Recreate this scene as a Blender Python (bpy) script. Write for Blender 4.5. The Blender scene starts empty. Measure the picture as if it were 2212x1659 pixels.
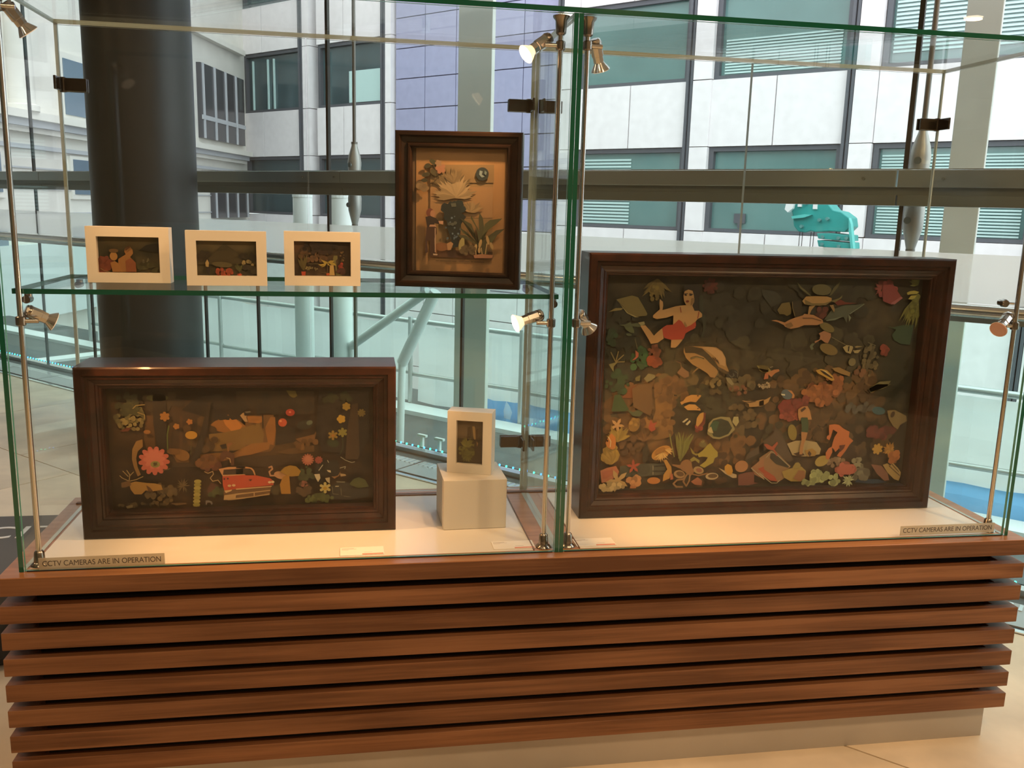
import bpy, bmesh, math, random
from mathutils import Vector, Matrix
random.seed(4)
SC = bpy.context.scene
C = bpy.context.collection
PI = math.pi
B = 0.577            # height of the wooden case top above the floor

# ------------------------------------------------------------------ camera
cam_d = bpy.data.cameras.new('camera'); cam = bpy.data.objects.new('camera', cam_d); C.objects.link(cam)
cam.location = (-0.46344, -1.99416, 0.80604 + B)
cam.rotation_euler = (1.3780, -0.0264, -0.1637)
cam_d.sensor_width = 36.0; cam_d.lens = 31.658
cam_d.clip_start = 0.05; cam_d.clip_end = 400
SC.camera = cam
# ------------------------------------------------------------------ view, sky
SC.view_settings.view_transform = 'Standard'; SC.view_settings.look = 'None'
SC.view_settings.gamma = 1.0; SC.view_settings.use_curve_mapping = False
SC.view_settings.exposure = 0.0
w = bpy.data.worlds.new('overcast_sky'); SC.world = w; w.use_nodes = True
bg = w.node_tree.nodes['Background']; bg.inputs[0].default_value = (0.955, 0.975, 1.0, 1); bg.inputs[1].default_value = 3.3
cy = SC.cycles
cy.use_denoising = True; cy.max_bounces = 14; cy.diffuse_bounces = 4; cy.glossy_bounces = 4
cy.transmission_bounces = 8; cy.transparent_max_bounces = 48
cy.sample_clamp_indirect = 4.0; cy.caustics_reflective = False; cy.caustics_refractive = False
HALL_W = 24.0; SPW = 11.0; SPOT_DEG = 95
# ------------------------------------------------------------------ hall lamps (recessed downlights, warm)
def area(name, loc, rot, size, watt, col):
    l = bpy.data.lights.new(name, 'AREA'); l.shape = 'DISK'; l.size = size; l.energy = watt; l.color = col
    o = bpy.data.objects.new(name, l); o.location = loc; o.rotation_euler = rot; o['keep_z'] = 1; C.objects.link(o)
HALL = [(-1.6, -2.6), (0.4, -2.6), (2.2, -2.4), (-3.6, -2.6), (-1.6, -5.0), (1.6, -5.0), (-4.6, 1.2), (-2.6, -0.2)]
CEIL = 2.75
for i, (x, y) in enumerate(HALL):
    area('downlight_lamp', (x, y, CEIL - 0.03 + B), (0, 0, 0), 0.16, HALL_W*(0.55, 2.1, 3.4, 0.5, 0.7, 1.2, 1.0, 0.9)[i], (1.0, 0.63, 0.32))

# ------------------------------------------------------------------ materials
MAT = {}
def nodes(name):
    m = bpy.data.materials.new(name); m.use_nodes = True; nt = m.node_tree
    MAT[name] = m
    return m, nt, nt.nodes['Principled BSDF']
def sin(b, k, v):
    if k in b.inputs: b.inputs[k].default_value = v
def P(name, col, rough=0.5, metal=0.0, spec=0.5, emit=None, es=0.0, bump=0.0, bscale=200.0, var=0.0, vscale=6.0, coat=0.0):
    m, nt, b = nodes(name)
    c = (*col, 1) if len(col) == 3 else col
    sin(b, 'Base Color', c); sin(b, 'Roughness', rough); sin(b, 'Metallic', metal); sin(b, 'Specular IOR Level', spec)
    sin(b, 'Coat Weight', coat); sin(b, 'Coat Roughness', 0.08)
    if emit: sin(b, 'Emission Color', (*emit, 1)); sin(b, 'Emission Strength', es)
    if var or bump:
        tc = nt.nodes.new('ShaderNodeTexCoord')
    if var:
        n = nt.nodes.new('ShaderNodeTexNoise'); n.inputs['Scale'].default_value = vscale; n.inputs['Detail'].default_value = 6
        r = nt.nodes.new('ShaderNodeValToRGB')
        r.color_ramp.elements[0].position = 0.3; r.color_ramp.elements[1].position = 0.7
        r.color_ramp.elements[0].color = tuple(max(0, x*(1-var)) for x in c[:3]) + (1,)
        r.color_ramp.elements[1].color = tuple(min(1, x*(1+var)) for x in c[:3]) + (1,)
        nt.links.new(tc.outputs['Object'], n.inputs['Vector']); nt.links.new(n.outputs['Fac'], r.inputs['Fac'])
        nt.links.new(r.outputs['Color'], b.inputs['Base Color'])
    if bump:
        n2 = nt.nodes.new('ShaderNodeTexNoise'); n2.inputs['Scale'].default_value = bscale; n2.inputs['Detail'].default_value = 4
        bp = nt.nodes.new('ShaderNodeBump'); bp.inputs['Strength'].default_value = bump; bp.inputs['Distance'].default_value = 0.002
        nt.links.new(tc.outputs['Object'], n2.inputs['Vector']); nt.links.new(n2.outputs['Fac'], bp.inputs['Height'])
        nt.links.new(bp.outputs['Normal'], b.inputs['Normal'])
    return m
def WOOD(name, dark, light, rough=0.4, sc=(1.2, 26, 26), spec=0.4, rnd=True, coat=0.0, k=0.55):
    m, nt, b = nodes(name)
    L = nt.links.new
    tc = nt.nodes.new('ShaderNodeTexCoord'); oi = nt.nodes.new('ShaderNodeObjectInfo')
    ad = nt.nodes.new('ShaderNodeVectorMath'); ad.operation = 'ADD'
    cx = nt.nodes.new('ShaderNodeCombineXYZ'); mm = nt.nodes.new('ShaderNodeMath'); mm.operation = 'MULTIPLY'; mm.inputs[1].default_value = 37.0
    L(oi.outputs['Random'], mm.inputs[0]); L(mm.outputs[0], cx.inputs[0]); L(mm.outputs[0], cx.inputs[2])
    L(tc.outputs['Object'], ad.inputs[0]); L(cx.outputs[0], ad.inputs[1])
    mp = nt.nodes.new('ShaderNodeMapping'); mp.inputs['Scale'].default_value = sc; L(ad.outputs[0], mp.inputs['Vector'])
    n = nt.nodes.new('ShaderNodeTexNoise'); n.inputs['Scale'].default_value = 2.2; n.inputs['Detail'].default_value = 9; n.inputs['Roughness'].default_value = 0.62
    n.inputs['Distortion'].default_value = 0.35
    L(mp.outputs[0], n.inputs['Vector'])
    n3 = nt.nodes.new('ShaderNodeTexNoise'); n3.inputs['Scale'].default_value = 1.7; n3.inputs['Detail'].default_value = 2; L(ad.outputs[0], n3.inputs['Vector'])
    mx = nt.nodes.new('ShaderNodeMath'); mx.operation = 'MULTIPLY_ADD'; mx.inputs[1].default_value = k; L(n.outputs['Fac'], mx.inputs[0])
    m4 = nt.nodes.new('ShaderNodeMath'); m4.operation = 'MULTIPLY'; m4.inputs[1].default_value = 1 - k; L(n3.outputs['Fac'], m4.inputs[0]); L(m4.outputs[0], mx.inputs[2])
    r = nt.nodes.new('ShaderNodeValToRGB'); r.color_ramp.elements[0].position = 0.40; r.color_ramp.elements[1].position = 0.60
    r.color_ramp.elements[0].color = (*dark, 1); r.color_ramp.elements[1].color = (*light, 1)
    L(mx.outputs[0], r.inputs['Fac'])
    hs = nt.nodes.new('ShaderNodeHueSaturation'); L(r.outputs['Color'], hs.inputs['Color'])
    mv = nt.nodes.new('ShaderNodeMath'); mv.operation = 'MULTIPLY_ADD'; mv.inputs[1].default_value = 0.22 if rnd else 0; mv.inputs[2].default_value = 0.89 if rnd else 1
    L(oi.outputs['Random'], mv.inputs[0]); L(mv.outputs[0], hs.inputs['Value'])
    L(hs.outputs['Color'], b.inputs['Base Color'])
    sin(b, 'Roughness', rough); sin(b, 'Specular IOR Level', spec); sin(b, 'Coat Weight', coat); sin(b, 'Coat Roughness', 0.12)
    return m
def GLASS(name, tint, refl=1.0, rough=0.0, haze=0.0, hazecol=(0.9, 0.9, 0.9), ior=1.45):
    m = bpy.data.materials.new(name); m.use_nodes = True; nt = m.node_tree; MAT[name] = m
    for n in list(nt.nodes): nt.nodes.remove(n)
    L = nt.links.new
    o = nt.nodes.new('ShaderNodeOutputMaterial'); t = nt.nodes.new('ShaderNodeBsdfTransparent'); t.inputs[0].default_value = (*tint, 1)
    g = nt.nodes.new('ShaderNodeBsdfGlossy'); g.inputs['Roughness'].default_value = rough
    lw = nt.nodes.new('ShaderNodeLayerWeight'); pw = nt.nodes.new('ShaderNodeMath'); pw.operation = 'POWER'; pw.inputs[1].default_value = 5.0
    L(lw.outputs['Facing'], pw.inputs[0])      # Schlick: the same from both faces of the pane
    mu = nt.nodes.new('ShaderNodeMath'); mu.operation = 'MULTIPLY_ADD'; mu.inputs[1].default_value = 0.9*refl; mu.inputs[2].default_value = 0.04*refl; L(pw.outputs[0], mu.inputs[0])
    mi = nt.nodes.new('ShaderNodeMixShader'); L(mu.outputs[0], mi.inputs[0]); L(t.outputs[0], mi.inputs[1]); L(g.outputs[0], mi.inputs[2])
    last = mi
    if haze:
        d = nt.nodes.new('ShaderNodeBsdfTranslucent'); d.inputs[0].default_value = (*hazecol, 1)
        d2 = nt.nodes.new('ShaderNodeBsdfDiffuse'); d2.inputs[0].default_value = (*hazecol, 1)
        m2 = nt.nodes.new('ShaderNodeMixShader'); m2.inputs[0].default_value = 0.4; L(d.outputs[0], m2.inputs[1]); L(d2.outputs[0], m2.inputs[2])
        m3 = nt.nodes.new('ShaderNodeMixShader'); m3.inputs[0].default_value = haze; L(mi.outputs[0], m3.inputs[1]); L(m2.outputs[0], m3.inputs[2]); last = m3
    L(last.outputs[0], o.inputs[0])
    return m
P('limestone', (0.66, 0.55, 0.40), 0.42, spec=0.4, var=0.20, vscale=3.5)
P('tile_joint', (0.16, 0.13, 0.09), 0.8)
P('plaster', (0.30, 0.27, 0.23), 0.8); P('ceiling_white', (0.55, 0.53, 0.50), 0.85)
P('lamp_face', (1, 0.9, 0.75), 0.5, emit=(1.0, 0.80, 0.55), es=14)
WOOD('walnut', (0.092, 0.037, 0.015), (0.200, 0.092, 0.043), 0.42, (1.0, 30, 30), spec=0.35)
WOOD('oak_top', (0.27, 0.115, 0.045), (0.42, 0.205, 0.095), 0.3, (1.0, 26, 26), spec=0.5)
P('core_dark', (0.018, 0.012, 0.009), 0.8)
P('plinth_metal', (0.42, 0.40, 0.37), 0.45, metal=0.5, var=0.06, vscale=4)
P('deck_white', (0.76, 0.72, 0.67), 0.16, spec=0.5)
GLASS('clear_glass', (0.978, 0.992, 0.987), 0.42)
GLASS('case_back_glass', (0.955, 0.985, 0.975), 0.8)
P('glass_edge', (0.004, 0.085, 0.055), 0.12, spec=0.7, emit=None)
P('glass_edge_light', (0.10, 0.34, 0.29), 0.15, spec=0.7); P('glass_edge_pale', (0.42, 0.50, 0.48), 0.2, spec=0.7)
P('chrome', (0.58, 0.57, 0.56), 0.18, metal=1.0); P('chrome_dark', (0.28, 0.26, 0.24), 0.22, metal=1.0)
P('brushed_steel', (0.50, 0.58, 0.59), 0.28, metal=1.0); P('steel_dark', (0.24, 0.28, 0.275), 0.35, metal=0.85)
P('steel_bright', (0.78, 0.78, 0.76), 0.2, metal=1.0)
P('hinge_steel', (0.10, 0.09, 0.075), 0.22, metal=1.0)
P('black_seal', (0.012, 0.014, 0.014), 0.6); P('light_seal', (0.35, 0.42, 0.42), 0.4)
P('lamp_glow', (1, 0.8, 0.6), 0.3, emit=(1.0, 0.56, 0.30), es=1.7); P('lamp_hot', (1, 0.8, 0.6), 0.3, emit=(1.0, 0.72, 0.50), es=9); P('lamp_dim', (0.7, 0.6, 0.5), 0.2, emit=(1.0, 0.72, 0.50), es=0.35)
P('lamp_glass', (0.62, 0.62, 0.62), 0.12, metal=0.85)
P('lamp_lens_pink', (0.50, 0.30, 0.26), 0.25)
P('white_paint', (0.66, 0.63, 0.58), 0.45); P('white_paint_cube', (0.56, 0.54, 0.50), 0.55)
WOOD('mahogany', (0.009, 0.0036, 0.0024), (0.034, 0.0110, 0.0060), 0.34, (9, 9, 9), spec=0.25, rnd=False, coat=0.2)
WOOD('dark_walnut', (0.006, 0.0036, 0.0028), (0.014, 0.0072, 0.005), 0.36, (9, 9, 9), spec=0.25, rnd=False, coat=0.1)
P('frame_inside', (0.030, 0.016, 0.010), 0.5)
P('mount_board', (0.075, 0.052, 0.034), 0.7)
P('paper', (0.60, 0.50, 0.38), 0.8, var=0.10, vscale=9)
P('card', (0.86, 0.83, 0.80), 0.6); P('card_print', (0.30, 0.22, 0.20), 0.7); P('card_red', (0.75, 0.28, 0.22), 0.6)
GLASS('sticker_film', (0.80, 0.78, 0.70), 0.5, 0.3, haze=0.55, hazecol=(0.80, 0.76, 0.66)); P('ink', (0.05, 0.045, 0.04), 0.6)
GLASS('frame_glazing', (0.98, 0.98, 0.98), 0.22)
# window wall
GLASS('window_glass', (0.965, 0.985, 0.985), 0.9)
GLASS('window_glass_low', (0.85, 0.96, 0.925), 0.9)
GLASS('frosted_film', (0.95, 0.97, 0.96), 0.6, 0.1, haze=0.55, hazecol=(0.97, 0.98, 0.97))
P('column_paint', (0.026, 0.029, 0.029), 0.42, spec=0.45, var=0.06)
P('reflection_grey', (0.62, 0.66, 0.62), 0.5, var=0.08, vscale=2)  # solid grey standing in for column reflections in the glass
P('white_column', (0.80, 0.85, 0.84), 0.5)
P('concrete_panel', (0.82, 0.77, 0.78), 0.85, var=0.05, vscale=5, bump=0.2, bscale=40)
P('lilac_panel', (0.34, 0.34, 0.50), 0.6, var=0.05)
P('dark_mullion', (0.085, 0.09, 0.105), 0.5)
P('office_glass', (0.115, 0.225, 0.215), 0.12, spec=0.9, var=0.25, vscale=0.35)
P('office_glass_dark', (0.05, 0.085, 0.095), 0.12, spec=0.8, var=0.35, vscale=0.45)
P('blind', (0.50, 0.68, 0.66), 0.6)
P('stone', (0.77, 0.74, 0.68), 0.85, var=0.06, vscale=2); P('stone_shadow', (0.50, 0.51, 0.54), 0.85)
P('blue_window', (0.16, 0.22, 0.29), 0.2, spec=0.8); P('dark_window', (0.06, 0.06, 0.07), 0.2, spec=0.7)
P('asphalt', (0.075, 0.085, 0.085), 0.7, var=0.2); P('kerb_white', (0.72, 0.76, 0.76), 0.6)
def SHEET(name, col, tr):
    m, nt, b = nodes(name); L = nt.links.new; sin(b, 'Base Color', (*col, 1)); sin(b, 'Roughness', 0.6)
    d = nt.nodes.new('ShaderNodeBsdfTranslucent'); d.inputs[0].default_value = (*tr, 1); x = nt.nodes.new('ShaderNodeMixShader'); x.inputs[0].default_value = 0.5
    L(b.outputs[0], x.inputs[1]); L(d.outputs[0], x.inputs[2]); L(x.outputs[0], nt.nodes['Material Output'].inputs[0])
SHEET('sheet_white', (0.92, 0.94, 0.93), (0.98, 0.99, 0.98)); SHEET('sheet_blue', (0.22, 0.50, 0.85), (0.28, 0.62, 0.98))
P('tube_grey', (0.52, 0.55, 0.54), 0.35, metal=0.6); P('teal_paint', (0.020, 0.30, 0.28), 0.4, var=0.15, vscale=3)
P('teal_light', (0.10, 0.50, 0.47), 0.4); P('bolt_grey', (0.10, 0.26, 0.25), 0.4); P('white_enamel', (0.8, 0.8, 0.8), 0.4); P('black_cable', (0.02, 0.02, 0.02), 0.6)
P('rod_grey', (0.19, 0.18, 0.165), 0.45, metal=0.4); P('fork_grey', (0.40, 0.40, 0.38), 0.4, metal=0.5)
P('led_green', (0.1, 0.9, 0.7), 0.4, emit=(0.05, 1.0, 0.65), es=5.0); P('led_blue', (0.1, 0.3, 1), 0.4, emit=(0.05, 0.30, 1.0), es=5.0)
P('mat_grey', (0.11, 0.105, 0.10), 0.8); P('letter_white', (0.75, 0.73, 0.70), 0.6); P('bag_black', (0.012, 0.012, 0.012), 0.5)
P('grille_grey', (0.38, 0.40, 0.40), 0.4, metal=0.4); P('street', (0.20, 0.20, 0.20), 0.9)
def colmat(name, gain=(1, 1, 1), rough=0.6):
    m, nt, b = nodes(name)
    a = nt.nodes.new('ShaderNodeVertexColor'); a.layer_name = 'Col'
    x = nt.nodes.new('ShaderNodeMix'); x.data_type = 'RGBA'; x.blend_type = 'MULTIPLY'; x.inputs[0].default_value = 1
    nt.links.new(a.outputs['Color'], x.inputs[6]); x.inputs[7].default_value = (*gain, 1)
    nt.links.new(x.outputs[2], b.inputs['Base Color']); sin(b, 'Roughness', rough)
    return m
def PAINTING(name, blobs, base_lo, base_hi, scale=7.0, gain=1.0):
    # an old painted landscape: noise between two tones, with soft patches of other colours printed in it
    m, nt, b = nodes(name); L = nt.links.new
    tc = nt.nodes.new('ShaderNodeTexCoord')
    n = nt.nodes.new('ShaderNodeTexNoise'); n.inputs['Scale'].default_value = scale; n.inputs['Detail'].default_value = 8; n.inputs['Roughness'].default_value = 0.6
    L(tc.outputs['Object'], n.inputs['Vector'])
    r = nt.nodes.new('ShaderNodeValToRGB'); r.color_ramp.elements[0].position = 0.38; r.color_ramp.elements[1].position = 0.66
    r.color_ramp.elements[0].color = (*base_lo, 1); r.color_ramp.elements[1].color = (*base_hi, 1); L(n.outputs['Fac'], r.inputs['Fac'])
    cur = r.outputs['Color']
    nd = nt.nodes.new('ShaderNodeTexNoise'); nd.inputs['Scale'].default_value = 22; nd.inputs['Detail'].default_value = 5
    L(tc.outputs['Object'], nd.inputs['Vector'])
    for (cx, cz, rx, rz, col, st) in blobs:
        mp = nt.nodes.new('ShaderNodeMapping'); mp.inputs['Location'].default_value = (-cx/rx, 0, -cz/rz); mp.inputs['Scale'].default_value = (1/rx, 0.0, 1/rz)
        L(tc.outputs['Object'], mp.inputs['Vector'])
        g = nt.nodes.new('ShaderNodeVectorMath'); g.operation = 'LENGTH'; L(mp.outputs[0], g.inputs[0])
        ad = nt.nodes.new('ShaderNodeMath'); ad.operation = 'MULTIPLY_ADD'; ad.inputs[1].default_value = 1.3; L(nd.outputs['Fac'], ad.inputs[0]); L(g.outputs['Value'], ad.inputs[2])
        mr = nt.nodes.new('ShaderNodeMapRange'); mr.interpolation_type = 'SMOOTHSTEP'; mr.inputs[1].default_value = 1.0; mr.inputs[2].default_value = 1.75; mr.inputs[3].default_value = st; mr.inputs[4].default_value = 0
        L(ad.outputs[0], mr.inputs[0])
        x = nt.nodes.new('ShaderNodeMix'); x.data_type = 'RGBA'; L(mr.outputs[0], x.inputs[0]); L(cur, x.inputs[6]); x.inputs[7].default_value = (*col, 1)
        cur = x.outputs[2]
    L(cur, b.inputs['Base Color']); sin(b, 'Roughness', 0.6); sin(b, 'Specular IOR Level', 0.3)
    return m

# ------------------------------------------------------------------ mesh helpers
class M:
    def __init__(s): s.v = []; s.f = []; s.m = []
    def add(s, vs, fs, mi=0):
        o = len(s.v); s.v += [tuple(p) for p in vs]
        for f in fs: s.f.append([i + o for i in f]); s.m.append(mi)
        return s
    def box(s, x0, x1, y0, y1, z0, z1, mi=0, edge=None):
        vs = [(x0, y0, z0), (x1, y0, z0), (x1, y1, z0), (x0, y1, z0), (x0, y0, z1), (x1, y0, z1), (x1, y1, z1), (x0, y1, z1)]
        fs = [(0, 3, 2, 1), (4, 5, 6, 7), (0, 1, 5, 4), (1, 2, 6, 5), (2, 3, 7, 6), (3, 0, 4, 7)]
        o = len(s.v); s.v += vs
        d = (x1 - x0, y1 - y0, z1 - z0); thin = d.index(min(d))
        ax = (2, 2, 1, 0, 1, 0)
        for f, a in zip(fs, ax):
            s.f.append([i + o for i in f]); s.m.append(mi if (edge is None or a == thin) else edge)
        return s
    def prism(s, poly, h0, h1, ax='y', mi=0, side=None):
        n = len(poly)
        def mk(p, h): return {'y': (p[0], h, p[1]), 'z': (p[0], p[1], h), 'x': (h, p[0], p[1])}[ax]
        s.add([mk(p, h0) for p in poly] + [mk(p, h1) for p in poly], [tuple(range(n)), tuple(range(2*n-1, n-1, -1))], mi)
        o = len(s.v) - 2*n
        for i in range(n):
            j = (i+1) % n; s.f.append([o+i, o+i+n, o+j+n, o+j]); s.m.append(mi if side is None else side)
        return s
    def tube(s, p0, p1, r0, r1=None, n=12, mi=0, cap=True):
        r1 = r0 if r1 is None else r1
        p0 = Vector(p0); p1 = Vector(p1); d = (p1 - p0).normalized()
        a = d.orthogonal().normalized(); b = d.cross(a)
        vs = []
        for p, r in ((p0, r0), (p1, r1)):
            for k in range(n):
                t = 2*PI*k/n; vs.append(p + a*(r*math.cos(t)) + b*(r*math.sin(t)))
        fs = [(k, (k+1) % n, n+(k+1) % n, n+k) for k in range(n)]
        if cap: fs += [tuple(range(n-1, -1, -1)), tuple(range(n, 2*n))]
        return s.add(vs, fs, mi)
    def lathe(s, p0, d, prof, n=16, mi=0):
        # prof: (distance along d, radius)
        p0 = Vector(p0); d = Vector(d).normalized(); a = d.orthogonal().normalized(); b = d.cross(a)
        vs = []
        for (h, r) in prof:
            for k in range(n):
                t = 2*PI*k/n; vs.append(p0 + d*h + a*(r*math.cos(t)) + b*(r*math.sin(t)))
        fs = []
        for i in range(len(prof)-1):
            for k in range(n): fs.append((i*n+k, i*n+(k+1) % n, (i+1)*n+(k+1) % n, (i+1)*n+k))
        fs += [tuple(range(n-1, -1, -1)), tuple(range((len(prof)-1)*n, len(prof)*n))]
        return s.add(vs, fs, mi)
    def ring(s, x0, x1, y0, y1, z0, z1, wdt, mi=0, wx=None):
        wx = wdt if wx is None else wx
        # a mitred rectangular ring lying flat
        o = [(x0, y0), (x1, y0), (x1, y1), (x0, y1)]; q = [(x0+wx, y0+wdt), (x1-wx, y0+wdt), (x1-wx, y1-wdt), (x0+wx, y1-wdt)]
        vs = [(*p, z0) for p in o] + [(*p, z0) for p in q] + [(*p, z1) for p in o] + [(*p, z1) for p in q]
        fs = []
        for i in range(4):
            j = (i+1) % 4
            fs += [(i, i+4, j+4, j), (i+8, j+8, j+12, i+12), (i, j, j+8, i+8), (i+4, i+12, j+12, j+4)]
        return s.add(vs, fs, mi)
def obj(name, m, mats, parent=None, loc=(0, 0, 0), bevel=0.0, smooth=False):
    me = bpy.data.meshes.new(name); me.from_pydata(m.v, [], m.f)
    if isinstance(mats, str): mats = [mats]
    for k in mats: me.materials.append(MAT[k])
    if len(mats) > 1:
        for p, i in zip(me.polygons, m.m): p.material_index = i
    if smooth:
        for p in me.polygons: p.use_smooth = True
    me.update()
    bm = bmesh.new(); bm.from_mesh(me); bmesh.ops.recalc_face_normals(bm, faces=bm.faces); bm.to_mesh(me); bm.free()
    if smooth and hasattr(me, 'set_sharp_from_angle'): me.set_sharp_from_angle(angle=0.7)
    o = bpy.data.objects.new(name, me); o.location = loc; C.objects.link(o)
    if parent: o.parent = parent
    if bevel:
        bv = o.modifiers.new('bevel', 'BEVEL'); bv.width = bevel; bv.segments = 2; bv.limit_method = 'ANGLE'
    return o
def thing(name, label, cat, loc=(0, 0, 0), rz=0.0, group=None):
    o = bpy.data.objects.new(name, None); o.empty_display_size = 0.05; C.objects.link(o)
    o.location = loc; o.rotation_euler = (0, 0, rz)
    return tag(o, label, cat, group)
def tag(o, label=None, cat=None, group=None, kind=None):
    if label: o['label'] = label
    if cat: o['category'] = cat
    if group: o['group'] = group
    if kind: o['kind'] = kind
    return o
def struct(name, loc=(0, 0, 0), rz=0.0, label=None):
    o = bpy.data.objects.new(name, None); C.objects.link(o); o.location = loc; o.rotation_euler = (0, 0, rz); o['kind'] = 'structure'
    if label: o['label'] = label
    return o
def share(src, parent, loc=None, scale=None, name=None, rot=None):
    o = src.copy(); C.objects.link(o); o.parent = parent
    if loc is not None: o.location = loc
    if scale is not None: o.scale = scale
    if rot is not None: o.rotation_euler = rot
    return o

FLOOR = -B
# ------------------------------------------------------------------ the hall: floor, walls, ceiling
fl = struct('floor')
poly = [(-9, -7), (4, -7), (4, -1.205), (-9, 11.795)]
m = M(); m.prism(poly, FLOOR - 0.30, FLOOR - 0.012, 'z'); obj('screed', m, 'tile_joint', fl)
# limestone tiles laid on the diagonal, parallel to the window wall
TS = 1.05; JO = 0.006
r2 = math.sqrt(2)
tile_src = None
m = M(); m.box(-TS/2+JO/2, TS/2-JO/2, -TS/2+JO/2, TS/2-JO/2, FLOOR-0.02, FLOOR)
for i in range(-14, 12):
    for j in range(-14, 1):
        # tile centre in wall coordinates (s along the wall, n towards it)
        n = -0.36 - TS/2 + j*TS; s = 0.395 + i*TS + (0.0 if j % 2 else TS*0.5)
        cx = 1.3975 + (s+n)/r2; cyy = 1.3975 + (-s+n)/r2
        if not (-8.6 < cx < 3.6 and -6.6 < cyy < 11.2): continue
        near = (cx > -4.5 and cyy > -3.4)
        if not near: continue
        if tile_src is None:
            tile_src = obj('tile', m, 'limestone', fl, (cx, cyy, 0)); tile_src.rotation_euler = (0, 0, -PI/4)
        else: share(tile_src, fl, (cx, cyy, 0), rot=(0, 0, -PI/4))
far = M()
for i in range(-16, 14):
    for j in range(-16, 1):
        n = -0.36 - TS/2 + j*TS; s = 0.395 + i*TS + (0.0 if j % 2 else TS*0.5)
        cx = 1.3975 + (s+n)/r2; cyy = 1.3975 + (-s+n)/r2
        if cx > -4.5 and cyy > -3.4: continue
        if not (-8.5 < cx < 3.5 and -6.5 < cyy < 11): continue
        h = TS/2 - JO/2
        q = [((a*h+b*h)/r2, (-a*h+b*h)/r2) for a, b in ((-1, -1), (1, -1), (1, 1), (-1, 1))]
        far.prism([(cx+p[0], cyy+p[1]) for p in q], FLOOR-0.02, FLOOR, 'z')
tag(obj('tile_field', far, 'limestone', fl), kind='stuff')
m = M(); m.prism(poly, CEIL, CEIL+0.2, 'z'); tag(obj('ceiling', m, 'ceiling_white'), kind='structure')
m = M(); m.box(-9.25, 4.25, -7.2, -7.0, FLOOR-0.3, CEIL+0.15); tag(obj('wall_back', m, 'plaster'), kind='structure')
m = M(); m.box(-9.2, -9.0, -7.1, 11.9, FLOOR-0.3, CEIL+0.15); tag(obj('wall_left', m, 'plaster'), kind='structure')
m = M(); m.box(4.0, 4.2, -7.1, -1.2, FLOOR-0.3, CEIL+0.15); tag(obj('wall_right', m, 'plaster'), kind='structure')
for i, (x, y) in enumerate(HALL):
    t = thing('downlight', 'round recessed ceiling downlight glowing warm above the hall', 'ceiling light', (x, y, CEIL), 0, 'recessed downlights in the hall ceiling')
    m = M(); m.lathe((0, 0, 0), (0, 0, -1), [(0, 0.115), (0.012, 0.11), (0.012, 0.095)], 20); obj('trim', m, 'white_enamel', t)
    m = M(); m.lathe((0, 0, -0.006), (0, 0, -1), [(0, 0.09), (0.008, 0.088)], 20); obj('diffuser', m, 'lamp_face', t)

# ------------------------------------------------------------------ dark round column between case and window
m = M(); n_ = -0.6
cxx = 1.3975 + (-3.78 + n_)/r2; cyy = 1.3975 + (3.78 + n_)/r2
m.lathe((cxx, cyy, FLOOR), (0, 0, 1), [(0, 0.29), (CEIL - FLOOR, 0.29)], 48)
o = obj('column', m, 'column_paint', smooth=True); tag(o, 'large dark grey round column behind the left bay', kind='structure')

# ------------------------------------------------------------------ glazed window wall (local x runs along it, local y points outside)
WW = (1.3975, 1.3975, 0)
ww = struct('window_1', WW, -PI/4)
S0, S1 = -13.0, 3.6
upj = [S0, -9.9, -6.215, -2.890, 0.250, S1]
for a, b in zip(upj[:-1], upj[1:]):
    m = M(); m.box(a+0.006, b-0.006, 0.0, 0.012, 0.93, CEIL, 0, 1); obj('pane', m, ['window_glass', 'glass_edge'], ww)
for s in upj[1:-1]:
    m = M(); m.box(s-0.009, s+0.009, -0.004, 0.016, 0.985, CEIL); obj('joint_seal', m, 'black_seal', ww)
    m = M(); m.box(s-0.008, s+0.008, -0.004, 0.016, 0.51, 0.86); obj('joint_seal', m, 'black_seal', ww)
loj = [S0, -9.9, -8.2, -6.215, -5.495, -4.087, -3.548, -2.884, -1.887, 0.26, 2.0, S1]
for a, b in zip(loj[:-1], loj[1:]):
    m = M(); m.box(a+0.004, b-0.004, 0.0, 0.012, -0.56, 0.50, 0, 1); obj('lower_pane', m, ['window_glass_low', 'glass_edge'], ww)
for s in loj[1:-1]:
    m = M(); m.box(s-0.007, s+0.007, -0.003, 0.015, -0.56, 0.47); obj('joint_seal', m, 'black_seal', ww)
for a, b in zip(upj[:-1], upj[1:]):
    m = M(); m.box(a+0.006, b-0.006, 0.0, 0.012, 0.50, 0.90, 0, 1); obj('middle_pane', m, ['window_glass', 'glass_edge'], ww)
    m = M(); m.box(a+0.008, b-0.008, -0.0015, -0.0005, 0.505, 0.685); obj('frosted_band', m, 'frosted_film', ww)
# transom: upper and lower steel boxes with a recess between
tj = [S0, -9.9, -6.0, -2.72, 0.24, S1]
for a, b in zip(tj[:-1], tj[1:]):
    m = M(); m.box(a+0.003, b-0.003, -0.075, -0.02, 0.921, 0.985); obj('transom_cover', m, 'brushed_steel', ww, bevel=0.002)
    m = M(); m.box(a+0.003, b-0.003, -0.055, 0.0, 0.853, 0.893); obj('transom_cover', m, 'steel_dark', ww, bevel=0.002)
m = M(); m.box(S0, S1, -0.045, 0.0, 0.893, 0.921); obj('transom_recess', m, 'steel_dark', ww)
m = M(); m.box(S0, S1, -0.068, -0.018, 0.985, 0.989); obj('transom_cap', m, 'steel_bright', ww)
for s in (-3.02, -2.76, -5.0, 0.12, 0.40, 1.2):
    m = M(); m.tube((s, -0.082, 0.952), (s, -0.072, 0.952), 0.006, n=10); obj('screw', m, 'steel_dark', ww)
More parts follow.
